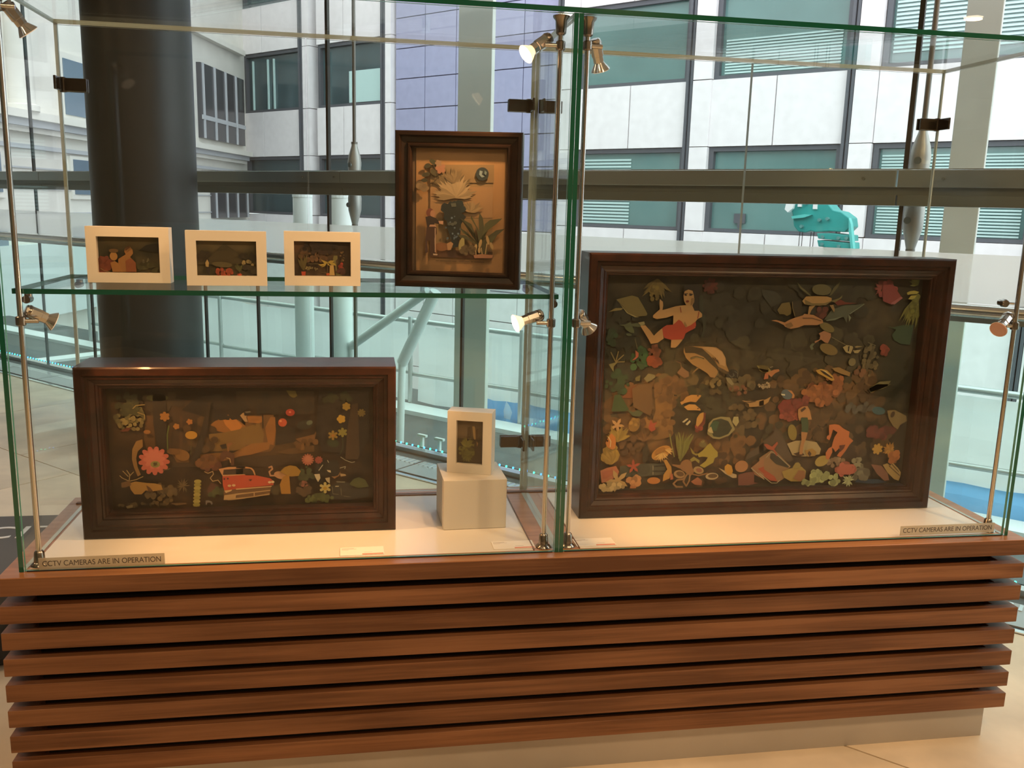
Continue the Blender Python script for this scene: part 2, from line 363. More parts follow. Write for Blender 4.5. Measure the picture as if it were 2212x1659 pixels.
m = M(); m.box(S0, S1, -0.02, 0.03, -0.577, -0.545); obj('bottom_channel', m, 'steel_bright', ww)
m = M(); m.box(S0, S1, -0.02, 0.06, CEIL-0.08, CEIL); obj('top_channel', m, 'brushed_steel', ww)
m = M(); m.box(S0, S1, -0.36, -0.335, FLOOR, FLOOR+0.006); obj('edge_strip', m, 'steel_bright', ww)
m = M(); m.box(S0, S1, -0.335, -0.318, FLOOR, FLOOR+0.004); obj('edge_gap', m, 'black_seal', ww)
for k in range(26):
    a = S0 + 0.4 + k*0.62
    if a > S1 - 0.62: break
    m = M(); m.box(a+0.006, a+0.614, -0.315, -0.10, FLOOR, FLOOR+0.008); obj('floor_grille', m, 'grille_grey', ww)
m = M()
for k in range(470):
    a = S0 + 0.4 + k*0.033
    if a > S1 - 0.05: break
    m.box(a, a+0.012, -0.17, -0.11, FLOOR+0.008, FLOOR+0.011)
tag(obj('grille_bars', m, 'steel_bright', ww), kind='stuff')
m = M(); m.box(S0, S1, -0.10, -0.02, FLOOR, FLOOR+0.005); obj('inner_gutter', m, 'asphalt', ww)
# handrail in front of the glass
hr = thing('handrail', 'polished steel tube handrail running along the window wall', 'handrail', WW, -PI/4)
m = M(); m.tube((S0, -0.055, 0.482), (S1, -0.055, 0.482), 0.025, n=20); obj('rail', m, 'steel_bright', hr, smooth=True)
m = M(); m.box(S0, S1, -0.02, -0.004, 0.435, 0.462); obj('under_rail', m, 'brushed_steel', hr)
for s in (-11.0, -8.2, -6.6, -4.5, -2.1, -0.2, 1.4):
    m = M(); m.tube((s, -0.055, 0.46), (s, -0.004, 0.447), 0.009, n=10); obj('bracket', m, 'steel_bright', hr)
# column reflections in the window glass, built as flat grey posts outside
for s0, s1, lab in ((-2.75, -2.48, 'broad grey column reflection built as a flat post, behind the upright dark frame'), (0.215, 0.365, 'slim grey column reflection built as a flat post, behind the right bay')):
    t = thing('reflection_post', lab, 'post', WW, -PI/4)
    m = M(); m.box(s0, s1, 1.0, 1.035, -1.12, 3.6); obj('shaft', m, 'reflection_grey', t, bevel=0.004)
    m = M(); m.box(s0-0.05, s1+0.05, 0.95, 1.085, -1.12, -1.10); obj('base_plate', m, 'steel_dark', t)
# hanger rods with forked ends outside
def rod(s, lab):
    t = thing('tension_rod', lab, 'tension rod', WW, -PI/4); n = 0.17
    m = M(); m.tube((s, n, 1.16), (s, n, 3.4), 0.0105, n=12); obj('rod', m, 'rod_grey', t, smooth=True)
    m = M(); m.lathe((s, n, 0.985), (0, 0, 1), [(0, 0.036), (0.06, 0.040), (0.10, 0.034), (0.155, 0.017), (0.165, 0.017)], 16); obj('fork', m, 'fork_grey', t, smooth=True)
    m = M(); m.tube((s, n, 1.150), (s, n, 1.162), 0.019, n=14); obj('collar', m, 'rod_grey', t)
    m = M(); m.lathe((s, n, 0.90), (0, 0, -1), [(0, 0.030), (0.06, 0.040), (0.13, 0.038), (0.20, 0.020), (0.215, 0.016)], 16); obj('fork', m, 'fork_grey', t, smooth=True)
    m = M(); m.tube((s, n, 0.688), (s, n, 0.678), 0.018, n=14); obj('collar', m, 'rod_grey', t)
    m = M(); m.tube((s-0.014, n-0.043, 0.80), (s-0.014, n+0.043, 0.80), 0.014, n=12); obj('pin', m, 'steel_dark', t)
    m = M(); m.tube((s, n-0.043, 1.03), (s, n+0.043, 1.03), 0.014, n=12); obj('pin', m, 'steel_dark', t)
    m = M(); m.tube((s, n, 0.68), (s, n, -1.12), 0.0115, n=12); obj('rod', m, 'rod_grey', t, smooth=True)
rod(-2.848, 'grey steel tension rod with forked end beside the left window joint')
rod(0.262, 'grey steel tension rod with forked end behind the right bay')

# ------------------------------------------------------------------ outside, near: terrace, hoarding, white columns
te = struct('terrace_ground', WW, -PI/4)
m = M(); m.box(-14, 6, 0.03, 3.4, -1.32, -1.12); obj('asphalt', m, 'asphalt', te)
m = M(); m.box(S0, S1, 0.03, 0.16, -1.12, -0.585); obj('slab_edge', m, 'kerb_white', te)
m = M(); m.box(-14, 6, 2.45, 2.70, -1.12, -1.08); obj('kerb', m, 'kerb_white', te)
m = M(); m.box(-4.98, -4.74, 0.3, 2.45, -1.12, -1.09); obj('kerb', m, 'kerb_white', te)
m = M(); m.box(-9.6, -9.35, 0.3, 2.45, -1.12, -1.09); obj('kerb', m, 'kerb_white', te)
m = M(); m.tube((-4.42, 0.4, -1.09), (-4.42, 1.85, -1.09), 0.022, n=10); obj('drain_pipe', m, 'steel_bright', te)
st = struct('street'); m = M(); m.box(-60, 60, -20, 80, -5.2, -5.0); obj('road', m, 'street', st)
ho = thing('hoarding', 'white sheeted scaffold hoarding with a blue lower strip outside the window', 'hoarding', WW, -PI/4)
posts = [-10.4, -9.0, -7.62, -6.2, -4.70, -3.39, -1.9, -0.5, 0.9, 2.3]
def sag(a, b, z0, z1, y, drop, n=10, amp=0.02):
    m = M(); vs = []; fs = []
    for i in range(n+1):
        x = a + (b-a)*i/n; d = drop*math.sin(PI*i/n)
        yy = y + amp*math.sin(i*1.7+a)
        vs += [(x, yy, z0), (x, yy + amp*0.7, (z0+z1)/2), (x, yy, z1-d)]
    for i in range(n):
        for k in range(2): fs.append((3*i+k, 3*i+3+k, 3*i+4+k, 3*i+1+k))
    o = len(vs); vs2 = [(p[0], p[1]+0.006, p[2]) for p in vs]
    m.add(vs, fs); return m
for a, b in zip(posts[:-1], posts[1:]):
    obj('white_sheet', sag(a+0.02, b-0.02, -0.93 if a > -4.0 else -1.08, -0.30, 2.80, 0.035), 'sheet_white', ho)
    if a > -4.0: obj('blue_sheet', sag(a+0.02, b-0.02, -1.12, -0.905, 2.78, 0.02), 'sheet_blue', ho)
    if a == -4.70: obj('blue_sheet', sag(-4.02, b-0.02, -1.12, -0.905, 2.78, 0.02), 'sheet_blue', ho)
    m = M(); m.tube((a, 2.76, -0.28), (b, 2.76, -0.285), 0.024, n=10); obj('scaffold_tube', m, 'tube_grey', ho, smooth=True)
    m = M(); m.tube((a, 2.75, -0.80 if a > -6.3 else -0.85), (b, 2.75, -0.785 if a > -6.3 else -0.83), 0.020, n=10); obj('scaffold_tube', m, 'tube_grey', ho, smooth=True)
for s in posts:
    m = M(); m.tube((s, 2.73, -1.12), (s, 2.73, -0.24), 0.022, n=10); obj('upright', m, 'tube_grey', ho, smooth=True)
for s0, s1, lab in ((-4.885, -4.725, 'pale round steel column outside, left of its pair'), (-4.445, -4.265, 'pale round steel column outside, right of its pair')):
    t = thing('pale_column', lab, 'column', WW, -PI/4)
    r = (s1-s0)/2
    m = M(); m.lathe(((s0+s1)/2, 1.5, -1.12), (0, 0, 1), [(0, r*1.3), (0.03, r*1.3), (0.031, r), (1.97, r)], 20); obj('shaft', m, 'white_column', t, smooth=True)
    m = M(); m.lathe(((s0+s1)/2, 1.5, 0.85), (0, 0, 1), [(0, r*1.04), (0.05, r*1.04)], 20); obj('collar', m, 'white_column', t)
br = thing('diagonal_bracing', 'pale diagonal steel braces outside, beside the pale columns', 'bracing', WW, -PI/4)
m = M(); m.tube((-4.24, 1.5, -0.34), (-3.42, 1.5, 0.17), 0.035, n=12); obj('brace', m, 'white_column', br, smooth=True)
m = M(); m.tube((-3.70, 1.52, -0.42), (-3.36, 1.52, 0.17), 0.045, n=12); obj('brace', m, 'white_column', br, smooth=True)
m = M(); m.tube((-3.46, 1.5, 0.14), (-3.46, 1.5, 0.40), 0.03, n=12); obj('hanger', m, 'white_column', br)
m = M(); m.tube((-3.72, 1.52, -1.12), (-3.70, 1.52, -0.40), 0.03, n=12); obj('strut', m, 'white_column', br, smooth=True)
m = M(); m.tube((-4.24, 1.5, -1.12), (-4.24, 1.5, -0.32), 0.02, n=12); obj('strut', m, 'white_column', br, smooth=True)
# LED string lying along the foot of the glass
led = thing('led_string', 'string of tiny green and blue lights along the foot of the glass', 'light string', WW, -PI/4)
m = M(); m.tube((-7.4, 0.10, -0.566), (1.6, 0.10, -0.566), 0.003, n=6); obj('cable', m, 'black_cable', led)
for mt, ph in (('led_green', 0.0), ('led_blue', 0.045)):
    m = M()
    for k in range(100):
        s = -7.4 + k*0.09 + ph; m.lathe((s, 0.095, -0.566), (0, 0, 1), [(0, 0.003), (0.004, 0.0055), (0.010, 0.004)], 6)
    tag(obj('light_beads', m, mt, led), kind='stuff')
# small T-shaped bollards on the terrace edge
for s, lab in ((-2.27, 'tiny pale T-shaped post outside, farther from the small upright frame'), (-2.14, 'tiny pale T-shaped post outside, nearer the small upright frame')):
    t = thing('t_post', lab, 'post', (1.3975 + (s+0.13)/r2, 1.3975 + (-s+0.13)/r2, -0.585), -PI/4, 'pair of T-shaped posts outside')
    m = M(); m.box(-0.008, 0.008, -0.008, 0.008, 0, 0.075); obj('stem', m, 'kerb_white', t)
    m = M(); m.box(-0.032, 0.032, -0.01, 0.01, 0.075, 0.088); obj('crossbar', m, 'kerb_white', t)

# ------------------------------------------------------------------ outside, far: the office block across the street
ob = thing('office_building', 'office block of white panels and teal windows across the street', 'building', (5.8418, 17.7174, 0), math.radians(-48))
FH = 3.115; U0, U1 = -14.85, 14.6
m = M(); m.box(U0+0.15, U1-0.1, 0.55, 6.0, -5.0, 12.4); obj('core', m, 'office_glass_dark', ob)
pil = [(-12.0, 0), (-8.49, 0), (-2.56, 0), (0.84, 0), (4.22, 0), (7.60, 0), (10.98, 0)]
bays = [(U0, -11.92, 'd'), (-11.28, -8.49, 'd'), (-8.05, -2.56, 'p'), (-2.0, 0.84, 'l'), (1.39, 4.22, 'l'), (4.78, 7.60, 'l'), (8.16, 10.98, 'l'), (11.5, U1, 'l')]
for k in range(-2, 4):
    zs = 0.43 + FH*k; zh = zs + 1.75
    for (a, b, kind) in bays:
        if kind == 'p':
            n = 5; wd = (b-a)/n
            for i in range(n):
                for j in range(4):
                    m = M(); m.box(a+i*wd+0.012, a+(i+1)*wd-0.012, 0.06, 0.5, zs-0.18+j*FH/4+0.012, zs-0.18+(j+1)*FH/4-0.012); obj('lilac_panel', m, 'lilac_panel' if k >= 0 else 'concrete_panel', ob)
            continue
        # spandrel above this window band, two slabs with a joint
        mid = {'l': a + (b-a)*(0.50)}.get(kind, a + (b-a)*(0.34 if a < -12 else 0.42))
        for (p, q) in ((a, mid), (mid, b)):
            m = M(); m.box(p+0.012, q-0.012, 0.0, 0.5, zh+0.01, zs+FH-0.01); obj('wall_panel', m, 'concrete_panel', ob)
        if k < 0:
            for (p, q) in ((a, mid), (mid, b)):
                m = M(); m.box(p+0.012, q-0.012, 0.0, 0.5, zs+0.01, zh-0.01); obj('wall_panel', m, 'concrete_panel', ob)
            continue
        # window: frame, panes
        f = M()
        f.box(a+0.02, b-0.02, 0.05, 0.25, zs, zs+0.07); f.box(a+0.02, b-0.02, 0.05, 0.25, zh-0.09, zh)
        f.box(a+0.02, a+0.12, 0.05, 0.25, zs+0.07, zh-0.09); f.box(b-0.12, b-0.02, 0.05, 0.25, zs+0.07, zh-0.09)
        fo = obj('window_frame', f, 'dark_mullion', ob)
        gl = 'office_glass' if kind == 'l' else 'office_glass_dark'
        m = M(); m.box(a+0.12, (a+b)/2, 0.16, 0.20, zs+0.07, zh-0.09); obj('pane', m, gl, fo)
        m = M(); m.box((a+b)/2, b-0.12, 0.16, 0.20, zs+0.07, zh-0.09); obj('pane', m, gl, fo)
    for (u, _) in pil:
        m = M(); m.box(u, u+0.055, -0.10, 0.4, zs, zs+FH); m.box(u+0.075, u+0.13, -0.06, 0.4, zs, zs+FH); obj('drain_channel', m, 'dark_mullion', ob)
        wdt = 0.30 if u < -10 else (0.22 if u < -5 else 0.42)
        m = M(); m.box(u+0.14, u+0.14+wdt, -0.05, 0.4, zs+0.01, zh-0.0); obj('pilaster', m, 'concrete_panel', ob)
        m = M(); m.box(u+0.14, u+0.14+wdt, -0.05, 0.4, zh+0.015, zs+FH-0.01); obj('pilaster', m, 'concrete_panel', ob)
# blinds behind some of the windows
def blind(a, b, z0, z1, n, lab=None):
    m = M(); h = (z1-z0)/n
    for i in range(n): m.box(a, b, 0.13, 0.15, z0+i*h, z0+i*h+h*0.55)
    tag(obj('window_blind', m, 'blind', ob), kind='stuff')
blind(-1.85, -0.55, 0.52, 2.0, 20); blind(1.6, 4.0, 3.65, 4.35, 12); blind(4.95, 7.4, 0.52, 2.0, 26); blind(8.3, 10.8, 0.52, 2.0, 26); blind(4.95, 7.4, 3.8, 5.1, 18)
for u in (-14.5, -13.75, -13.45, -10.9):
    m = M(); m.box(u, u+0.05, 0.10, 0.15, 3.62, 5.1); obj('window_strip', m, 'blind', ob)
m = M(); m.box(-10.0, -8.62, 0.12, 0.14, 3.64, 4.5); obj('window_reflection_panel', m, 'blind', ob)
m = M(); m.box(2.05, 2.30, 0.10, 0.13, 0.62, 0.82); m.box(2.14, 2.21, 0.10, 0.13, 0.52, 0.62); obj('monitor', m, 'dark_mullion', ob)

# classical stone building further left
sb = thing('stone_building', 'pale classical stone building with cornice, left of the dark column', 'building', (-4.0582, 28.7124, 0), math.radians(77.905))
def sbx(name, a, b, z0, z1, out, mt, inn=0.6):
    m = M(); m.box(a, b, -out, inn, z0, z1); return obj(name, m, mt, sb)
# the street side of this building is local y < 0 seen from the hall
SGN = -1
sbx('wall', -22, 0.12, -5.0, 11.0, 0.0, 'stone', 0.12)
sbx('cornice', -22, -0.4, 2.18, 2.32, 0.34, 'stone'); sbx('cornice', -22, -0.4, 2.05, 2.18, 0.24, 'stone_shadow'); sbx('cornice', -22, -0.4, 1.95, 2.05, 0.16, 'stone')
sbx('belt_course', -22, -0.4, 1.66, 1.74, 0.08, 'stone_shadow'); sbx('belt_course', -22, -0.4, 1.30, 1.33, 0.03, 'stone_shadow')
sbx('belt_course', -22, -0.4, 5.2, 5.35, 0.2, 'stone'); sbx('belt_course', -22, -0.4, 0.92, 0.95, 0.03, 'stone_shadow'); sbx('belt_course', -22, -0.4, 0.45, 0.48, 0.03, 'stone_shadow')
for a in (-19.6, -16.3, -12.9, -8.4, -5.6):
    m = M(); m.lathe((a+0.35, -0.12, 2.32), (0, 0, 1), [(0, 0.30), (0.1, 0.30), (0.12, 0.24), (2.6, 0.22), (2.75, 0.3), (2.88, 0.3)], 18); obj('half_column', m, 'stone', sb, smooth=True)
for a in (-21.0, -17.6, -14.3, -10.95, -7.2):
    f = M(); f.box(a-0.12, a+1.07, -0.07, 0, 2.32, 3.62); fo = obj('window_surround', f, 'stone', sb)
    m = M(); m.box(a, a+0.95, -0.09, -0.07, 2.42, 2.92); obj('pane', m, 'blue_window', fo)
    m = M(); m.box(a, a+0.95, -0.09, -0.07, 2.96, 3.5); obj('pane', m, 'blue_window', fo)
    f = M(); f.box(a+0.1, a+1.16, -0.05, 0, 0.75, 1.62); fo = obj('window_surround', f, 'stone', sb)
    m = M(); m.box(a+0.2, a+1.06, -0.07, -0.05, 0.85, 1.55); obj('pane', m, 'blue_window', fo)
    m = M(); m.box(a+0.1, a+1.1, -0.07, -0.0, -0.8, 0.2); obj('pane', m, 'blue_window', fo)
m = M(); m.box(-3.9, -0.4, -0.12, 0, 2.5, 4.5); fo = obj('dark_bay', m, 'dark_window', sb)
for i in range(4):
    m = M(); m.box(-3.8+i*0.87, -3.72+i*0.87, -0.16, -0.12, 2.5, 4.5); obj('mullion', m, 'stone_shadow', fo)
m = M(); m.box(-3.9, -0.4, -0.15, -0.12, 3.0, 3.12); obj('transom_bar', m, 'stone_shadow', fo)
m = M(); m.box(-3.2, -0.4, -0.12, 0, 0.30, 1.05); fo = obj('dark_bay', m, 'dark_window', sb)
for i in range(4):
    m = M(); m.box(-3.1+i*0.9, -3.05+i*0.9, -0.16, -0.12, 0.30, 1.05); obj('mullion', m, 'stone_shadow', fo)
sbx('pale_wall', -6, -0.4, -1.5, 0.22, 0.20, 'kerb_white'); sbx('pale_wall', -22, -6.02, -1.5, -0.1, 0.20, 'kerb_white')

# teal breaker attachment of a machine standing outside
tm = thing('excavator_attachment', 'teal steel machine attachment with bolted plates outside the window', 'machine', WW, -PI/4)
prof = [(-2.17, 0.96), (-2.15, 0.86), (-2.13, 0.79), (-2.115, 0.70), (-2.06, 0.645), (-1.99, 0.635), (-1.93, 0.655), (-1.88, 0.645), (-1.74, 0.66), (-1.58, 0.655), (-1.53, 0.71), (-1.55, 0.80), (-1.64, 0.86), (-1.72, 0.875), (-1.78, 0.94), (-1.84, 1.02), (-2.0, 1.06), (-2.1, 1.03)]
m = M(); m.prism(prof, 5.85, 6.15, 'y'); obj('side_plate', m, 'teal_paint', tm, bevel=0.01)
m = M(); m.prism([(-1.86, 0.635), (-1.84, 0.58), (-1.52, 0.565), (-1.53, 0.625), (-1.70, 0.64)], 5.83, 6.17, 'y'); obj('wear_plate', m, 'teal_paint', tm, bevel=0.006)
m = M(); m.prism([(-1.85, 0.565), (-1.83, 0.50), (-1.50, 0.485), (-1.51, 0.55)], 5.83, 6.17, 'y'); obj('wear_plate', m, 'teal_paint', tm, bevel=0.006)
m = M(); m.prism([(-1.545, 0.80), (-1.52, 0.74), (-1.47, 0.48), (-1.495, 0.48), (-1.535, 0.68)], 5.81, 5.9, 'y'); obj('edge_plate', m, 'teal_light', tm)
m = M(); m.prism([(-2.19, 0.93), (-2.20, 0.87), (-2.165, 0.84), (-2.12, 0.88), (-2.11, 0.95)], 5.78, 5.85, 'y'); obj('white_bracket', m, 'white_enamel', tm)
for (x, z) in ((-2.06, 0.93), (-2.0, 0.96), (-1.90, 0.91)):
    m = M(); m.box(x-0.02, x+0.02, 5.82, 5.85, z-0.03, z+0.03); obj('white_tab', m, 'white_enamel', tm)
for (x, z) in ((-1.84, 0.77), (-1.76, 0.785), (-2.02, 0.70), (-1.79, 0.60), (-1.63, 0.595), (-1.79, 0.525), (-1.62, 0.51), (-1.55, 0.595)):
    m = M(); m.tube((x, 5.80, z), (x, 5.86, z), 0.017, n=8); obj('bolt', m, 'bolt_grey', tm)
m = M(); m.prism([(-2.13, 0.80), (-2.0, 0.825), (-1.92, 0.82), (-2.0, 0.79), (-2.12, 0.775)], 5.80, 5.85, 'y'); obj('lip', m, 'teal_light', tm)
m = M()
for x in (-2.09, -2.06, -1.97, -1.94): m.tube((x, 6.0, 0.66), (x-0.01, 6.0, -0.6), 0.004, n=6)
obj('hanging_cable', m, 'black_cable', tm)
m = M(); m.box(-1.80, -1.56, 5.90, 6.10, -4.2, 0.50); obj('mast', m, 'teal_paint', tm)
m = M(); m.box(-2.3, -1.2, 5.6, 6.4, -5.0, -4.2); obj('chassis', m, 'teal_paint', tm)

# ------------------------------------------------------------------ the display case
dc = thing('display_case', 'two-bay glass display case on a slatted brown wooden base', 'display case')
X0, X1, YF, YB = -1.236, 1.236, -0.035, 0.519
m = M(); m.ring(X0, X1, YF, YB, -0.041, 0.0, 0.10); obj('top_board', m, 'oak_top', dc, bevel=0.0015)
m = M(); m.ring(X0, X1, YF, YB, -0.0412, -0.0008, 0.099)
for i in range(7):
    zt = -0.0645 - 0.0615*i
    m = M(); m.ring(X0, X1, YF, YB, zt-0.0405, zt, 0.026, wx=0.060); o = obj('slat', m, 'walnut', dc, bevel=0.0015)
m = M(); m.ring(X0+0.0008, X1-0.0008, YF-0.0008, YB-0.002, -0.0408, -0.0015, 0.05); obj('front_edge_board', m, 'walnut', dc)
m = M(); m.box(X0+0.055, X1-0.055, YF+0.055, YB-0.055, -0.474, -0.0405); obj('core_box', m, 'core_dark', dc)
m = M(); m.box(X0+0.033, X1-0.033, YF+0.033, YB-0.033, -0.577, -0.4735); obj('plinth', m, 'plinth_metal', dc)
for a, b in ((-1.184, -0.056), (0.056, 1.184)):
    m = M(); m.box(a, b, 0.016, 0.455, -0.03, 0.0004); obj('deck_panel', m, 'deck_white', dc)
m = M(); m.box(-0.055, 0.055, 0.012, 0.47, -0.03, 0.0004); obj('centre_rail', m, 'oak_top', dc)
m = M(); m.box(X0+0.02, X1-0.02, 0.457, 0.472, -0.03, 0.003); obj('rear_rail', m, 'walnut', dc)
m = M(); m.box(-0.0575, -0.0550, 0.016, 0.455, -0.01, 0.0028); m.box(0.0550, 0.0575, 0.016, 0.455, -0.01, 0.0028); obj('inlay_strip', m, 'walnut', dc)
H0, H1 = 1.2195, 1.2305; D = 0.483
G = ['clear_glass', 'glass_edge', 'glass_edge_pale']
m = M(); m.box(-1.2, 1.2, -0.004, D+0.006, H0, H1, 0, 2); m.m[2] = 1; obj('top_pane', m, G, dc)
for x0, x1, nm in ((-1.2, -1.19, 'side_pane'), (1.19, 1.2, 'side_pane'), (-0.0106, -0.0003, 'divider_pane'), (0.0003, 0.0106, 'divider_pane')):
    m = M(); m.box(x0, x1, -0.004, D, 0.0008, H0-0.0005, 0, 2); m.m[2] = 1; obj(nm, m, G, dc)
for a, b in ((-1.1895, -0.011), (0.011, 1.1895)):
    m = M(); m.box(a, b, 0.0, 0.008, 0.0012, H0-0.001, 0, 1); obj('front_pane', m, ['clear_glass', 'glass_edge_light'], dc)
    mid = (a+b)/2 + (0.002 if a < 0 else 0.008)
    for (p, q) in ((a, mid-0.0015), (mid+0.0015, b)):
        m = M(); m.box(p, q, D-0.010, D-0.002, 0.008, H0-0.004, 0, 1); obj('back_door', m, ['case_back_glass', 'glass_edge_pale'], dc)
m = M()
for a, b in ((-1.185, -0.015), (0.015, 1.185)): m.box(a, b, -0.0025, 0.0, 0.0, 0.0025)
obj('front_gasket', m, 'black_seal', dc)
# hinges at the back corners
def hinge(cx, z, sx):
    # one leaf on the side glass, one on the back door
    m = M(); m.box(min(cx, cx+sx*0.006), max(cx, cx+sx*0.006), D-0.065, D-0.012, z-0.016, z+0.016)
    m.box(min(cx, cx+sx*0.062), max(cx, cx+sx*0.062), D-0.018, D-0.0105, z-0.016, z+0.016)
    m.tube((cx+sx*0.006, D-0.012, z-0.018), (cx+sx*0.006, D-0.012, z+0.018), 0.008, n=12)
    obj('hinge', m, 'hinge_steel', dc, bevel=0.0015)
    m = M(); m.box(min(cx+sx*0.006, cx+sx*0.062), max(cx+sx*0.006, cx+sx*0.062), D-0.002, D+0.004, z-0.016, z+0.016); obj('hinge', m, 'hinge_steel', dc, bevel=0.0015)
for z in (1.075, 0.150):
    hinge(-1.1895, z, 1); hinge(-0.0110, z, -1); hinge(0.0110, z, 1); hinge(1.1895, z, -1)
# lighting poles
PY = 0.035
for x in (-1.170, -0.030, 0.030, 1.170):
    m = M(); m.tube((x, PY, 0.001), (x, PY, H0-0.001), 0.0058, n=14); po = obj('light_pole', m, 'chrome', dc, smooth=True)
    m = M(); m.lathe((x, PY, 0.001), (0, 0, 1), [(0, 0.019), (0.003, 0.018), (0.008, 0.012), (0.03, 0.0105), (0.034, 0.0075)], 18); obj('foot_flange', m, 'chrome_dark', po, smooth=True)
    m = M(); m.lathe((x, PY, H0-0.001), (0, 0, -1), [(0, 0.019), (0.004, 0.018), (0.010, 0.013), (0.036, 0.0115), (0.04, 0.0075)], 18); obj('head_flange', m, 'chrome_dark', po, smooth=True)

# ------------------------------------------------------------------ glass shelf
sh = thing('glass_shelf', 'thick green-edged glass shelf across the left bay', 'shelf', (0, 0, 0))
m = M(); m.box(-1.186, -0.0125, 0.0425, 0.44, 0.6022, 0.6130, 0, 1); obj('shelf_pane', m, ['clear_glass', 'glass_edge'], sh)
for x, y in ((-1.160, 0.060), (-0.022, 0.060), (-1.160, 0.42), (-0.022, 0.42)):
    m = M(); m.tube((x, y, 0.590), (x, y, 0.6022), 0.008, n=12); m.tube((x, y-0.016, 0.590), (x, y+0.006, 0.590), 0.0085, n=14); obj('shelf_clip', m, 'chrome_dark', sh, smooth=True)
for z in (0.603,):
    t = thing('pole_knob', 'round chrome knob on the right-hand pole of the case', 'fitting', (1.143, 0.06, z))
    m = M(); m.lathe((0, 0.006, 0), (0, -1, 0), [(0, 0.0075), (0.012, 0.0075), (0.013, 0.0105), (0.024, 0.010), (0.026, 0.008)], 18); obj('head', m, 'chrome_dark', t, smooth=True)
    m = M(); m.tube((0.0, 0.003, 0), (0.0235, -0.020, 0), 0.003, n=8); obj('stalk', m, 'chrome', t)

# ------------------------------------------------------------------ spotlights
def spot(lab, clampx, z, side, back, front, lit, watt, aim, kind='glow', group=None):
    t = thing('spotlight', lab, 'spotlight', (clampx, PY, z))
    L = lambda p: (p[0]-clampx, p[1]-PY, p[2]-z)
    m = M(); m.lathe((0, 0, -0.010), (0, 0, 1), [(0, 0.0085), (0.002, 0.0105), (0.018, 0.0105), (0.020, 0.0085)], 16); obj('clamp', m, 'chrome_dark', t, smooth=True)
    e = Vector(L(back))*0.5 + Vector((side*0.016, 0, -0.004))
    m = M(); m.tube((side*0.008, 0, 0), (side*0.034, 0.002, 0), 0.0050, n=12); m.tube((side*0.031, 0.002, 0), Vector(L(back))*0.55+Vector(L(front))*0.10, 0.004, n=10); obj('arm', m, 'chrome', t, smooth=True)
    a = Vector(L(back)); b = Vector(L(front)); d = (b-a).normalized(); ln = (b-a).length
    m = M(); m.lathe(a, d, [(0, 0.0095), (0.002, 0.0125), (0.014, 0.0135), (ln*0.55, 0.0135), (ln*0.56, 0.012), (ln*0.74, 0.012)], 8); obj('body', m, 'chrome', t)
    m = M(); m.lathe(a+d*ln*0.10, d, [(0, 0.0142), (0.003, 0.0146), (0.006, 0.0142)], 16); obj('band', m, 'chrome_dark', t, smooth=True)
    m = M(); m.lathe(a+d*ln*0.70, d, [(0, 0.009), (ln*0.08, 0.012), (ln*0.20, 0.0175), (ln*0.30, 0.0215)], 20)
    obj('reflector_bulb', m, {'glow': 'lamp_glow', 'glass': 'lamp_glass', 'pink': 'chrome'}[kind], t, smooth=True)
    m = M(); m.lathe(a+d*(ln*1.0), d, [(0, 0.0205), (0.0015, 0.0195)], 20); obj('lens', m, {'glow': 'lamp_hot', 'glass': 'lamp_dim', 'pink': 'lamp_lens_pink'}[kind], t)
    if watt:
        l = bpy.data.lights.new('spot_beam', 'SPOT'); l.energy = watt; l.color = (1.0, 0.49, 0.18); l.spot_size = math.radians(SPOT_DEG); l.spot_blend = 0.9; l.shadow_soft_size = 0.012
        o = bpy.data.objects.new('spot_beam', l); C.objects.link(o); o.parent = t; o.location = a+d*(ln*1.0+0.012)
        o.rotation_euler = Vector(aim).to_track_quat('-Z', 'Y').to_euler()
spot('lit chrome spotlight high on the pole left of the centre divider', -0.03, 1.157, -1, (-0.048, 0.058, 1.178), (-0.106, 0.040, 1.136), 1, SPW*2.0, (-0.62, 0.25, -0.75))
spot('lit chrome spotlight below the shelf beside the centre divider', -0.03, 0.548, -1, (-0.046, 0.056, 0.566), (-0.112, 0.044, 0.545), 1, SPW*1.2, (-0.80, 0.22, -0.50))
spot('chrome spotlight high on the pole right of the centre divider, pointing down', 0.03, 1.160, 1, (0.049, 0.050, 1.178), (0.071, 0.070, 1.116), 0, SPW*1.3, (0.45, 0.20, -0.85), 'glass')
spot('chrome spotlight on the pole beside the large frame\'s upper left corner', 0.03, 0.548, 1, (0.037, 0.050, 0.572), (0.070, 0.068, 0.529), 0, SPW*1.2, (0.70, 0.16, -0.68), 'glass')
spot('gold-lit chrome spotlight low on the far left pole under the shelf', -1.17, 0.546, 1, (-1.166, 0.050, 0.568), (-1.116, 0.072, 0.540), 0, SPW*0.9, (0.70, 0.20, -0.62), 'glass')
spot('gold-lit chrome spotlight at the top of the far left pole', -1.17, 1.172, 1, (-1.160, 0.050, 1.182), (-1.126, 0.072, 1.130), 0, SPW*1.1, (0.62, 0.20, -0.70), 'glass')
spot('chrome spotlight with pink lens on the right-hand pole', 1.17, 0.547, -1, (1.163, 0.050, 0.572), (1.111, 0.016, 0.540), 0, SPW*0.5, (-0.72, 0.16, -0.66), 'pink')

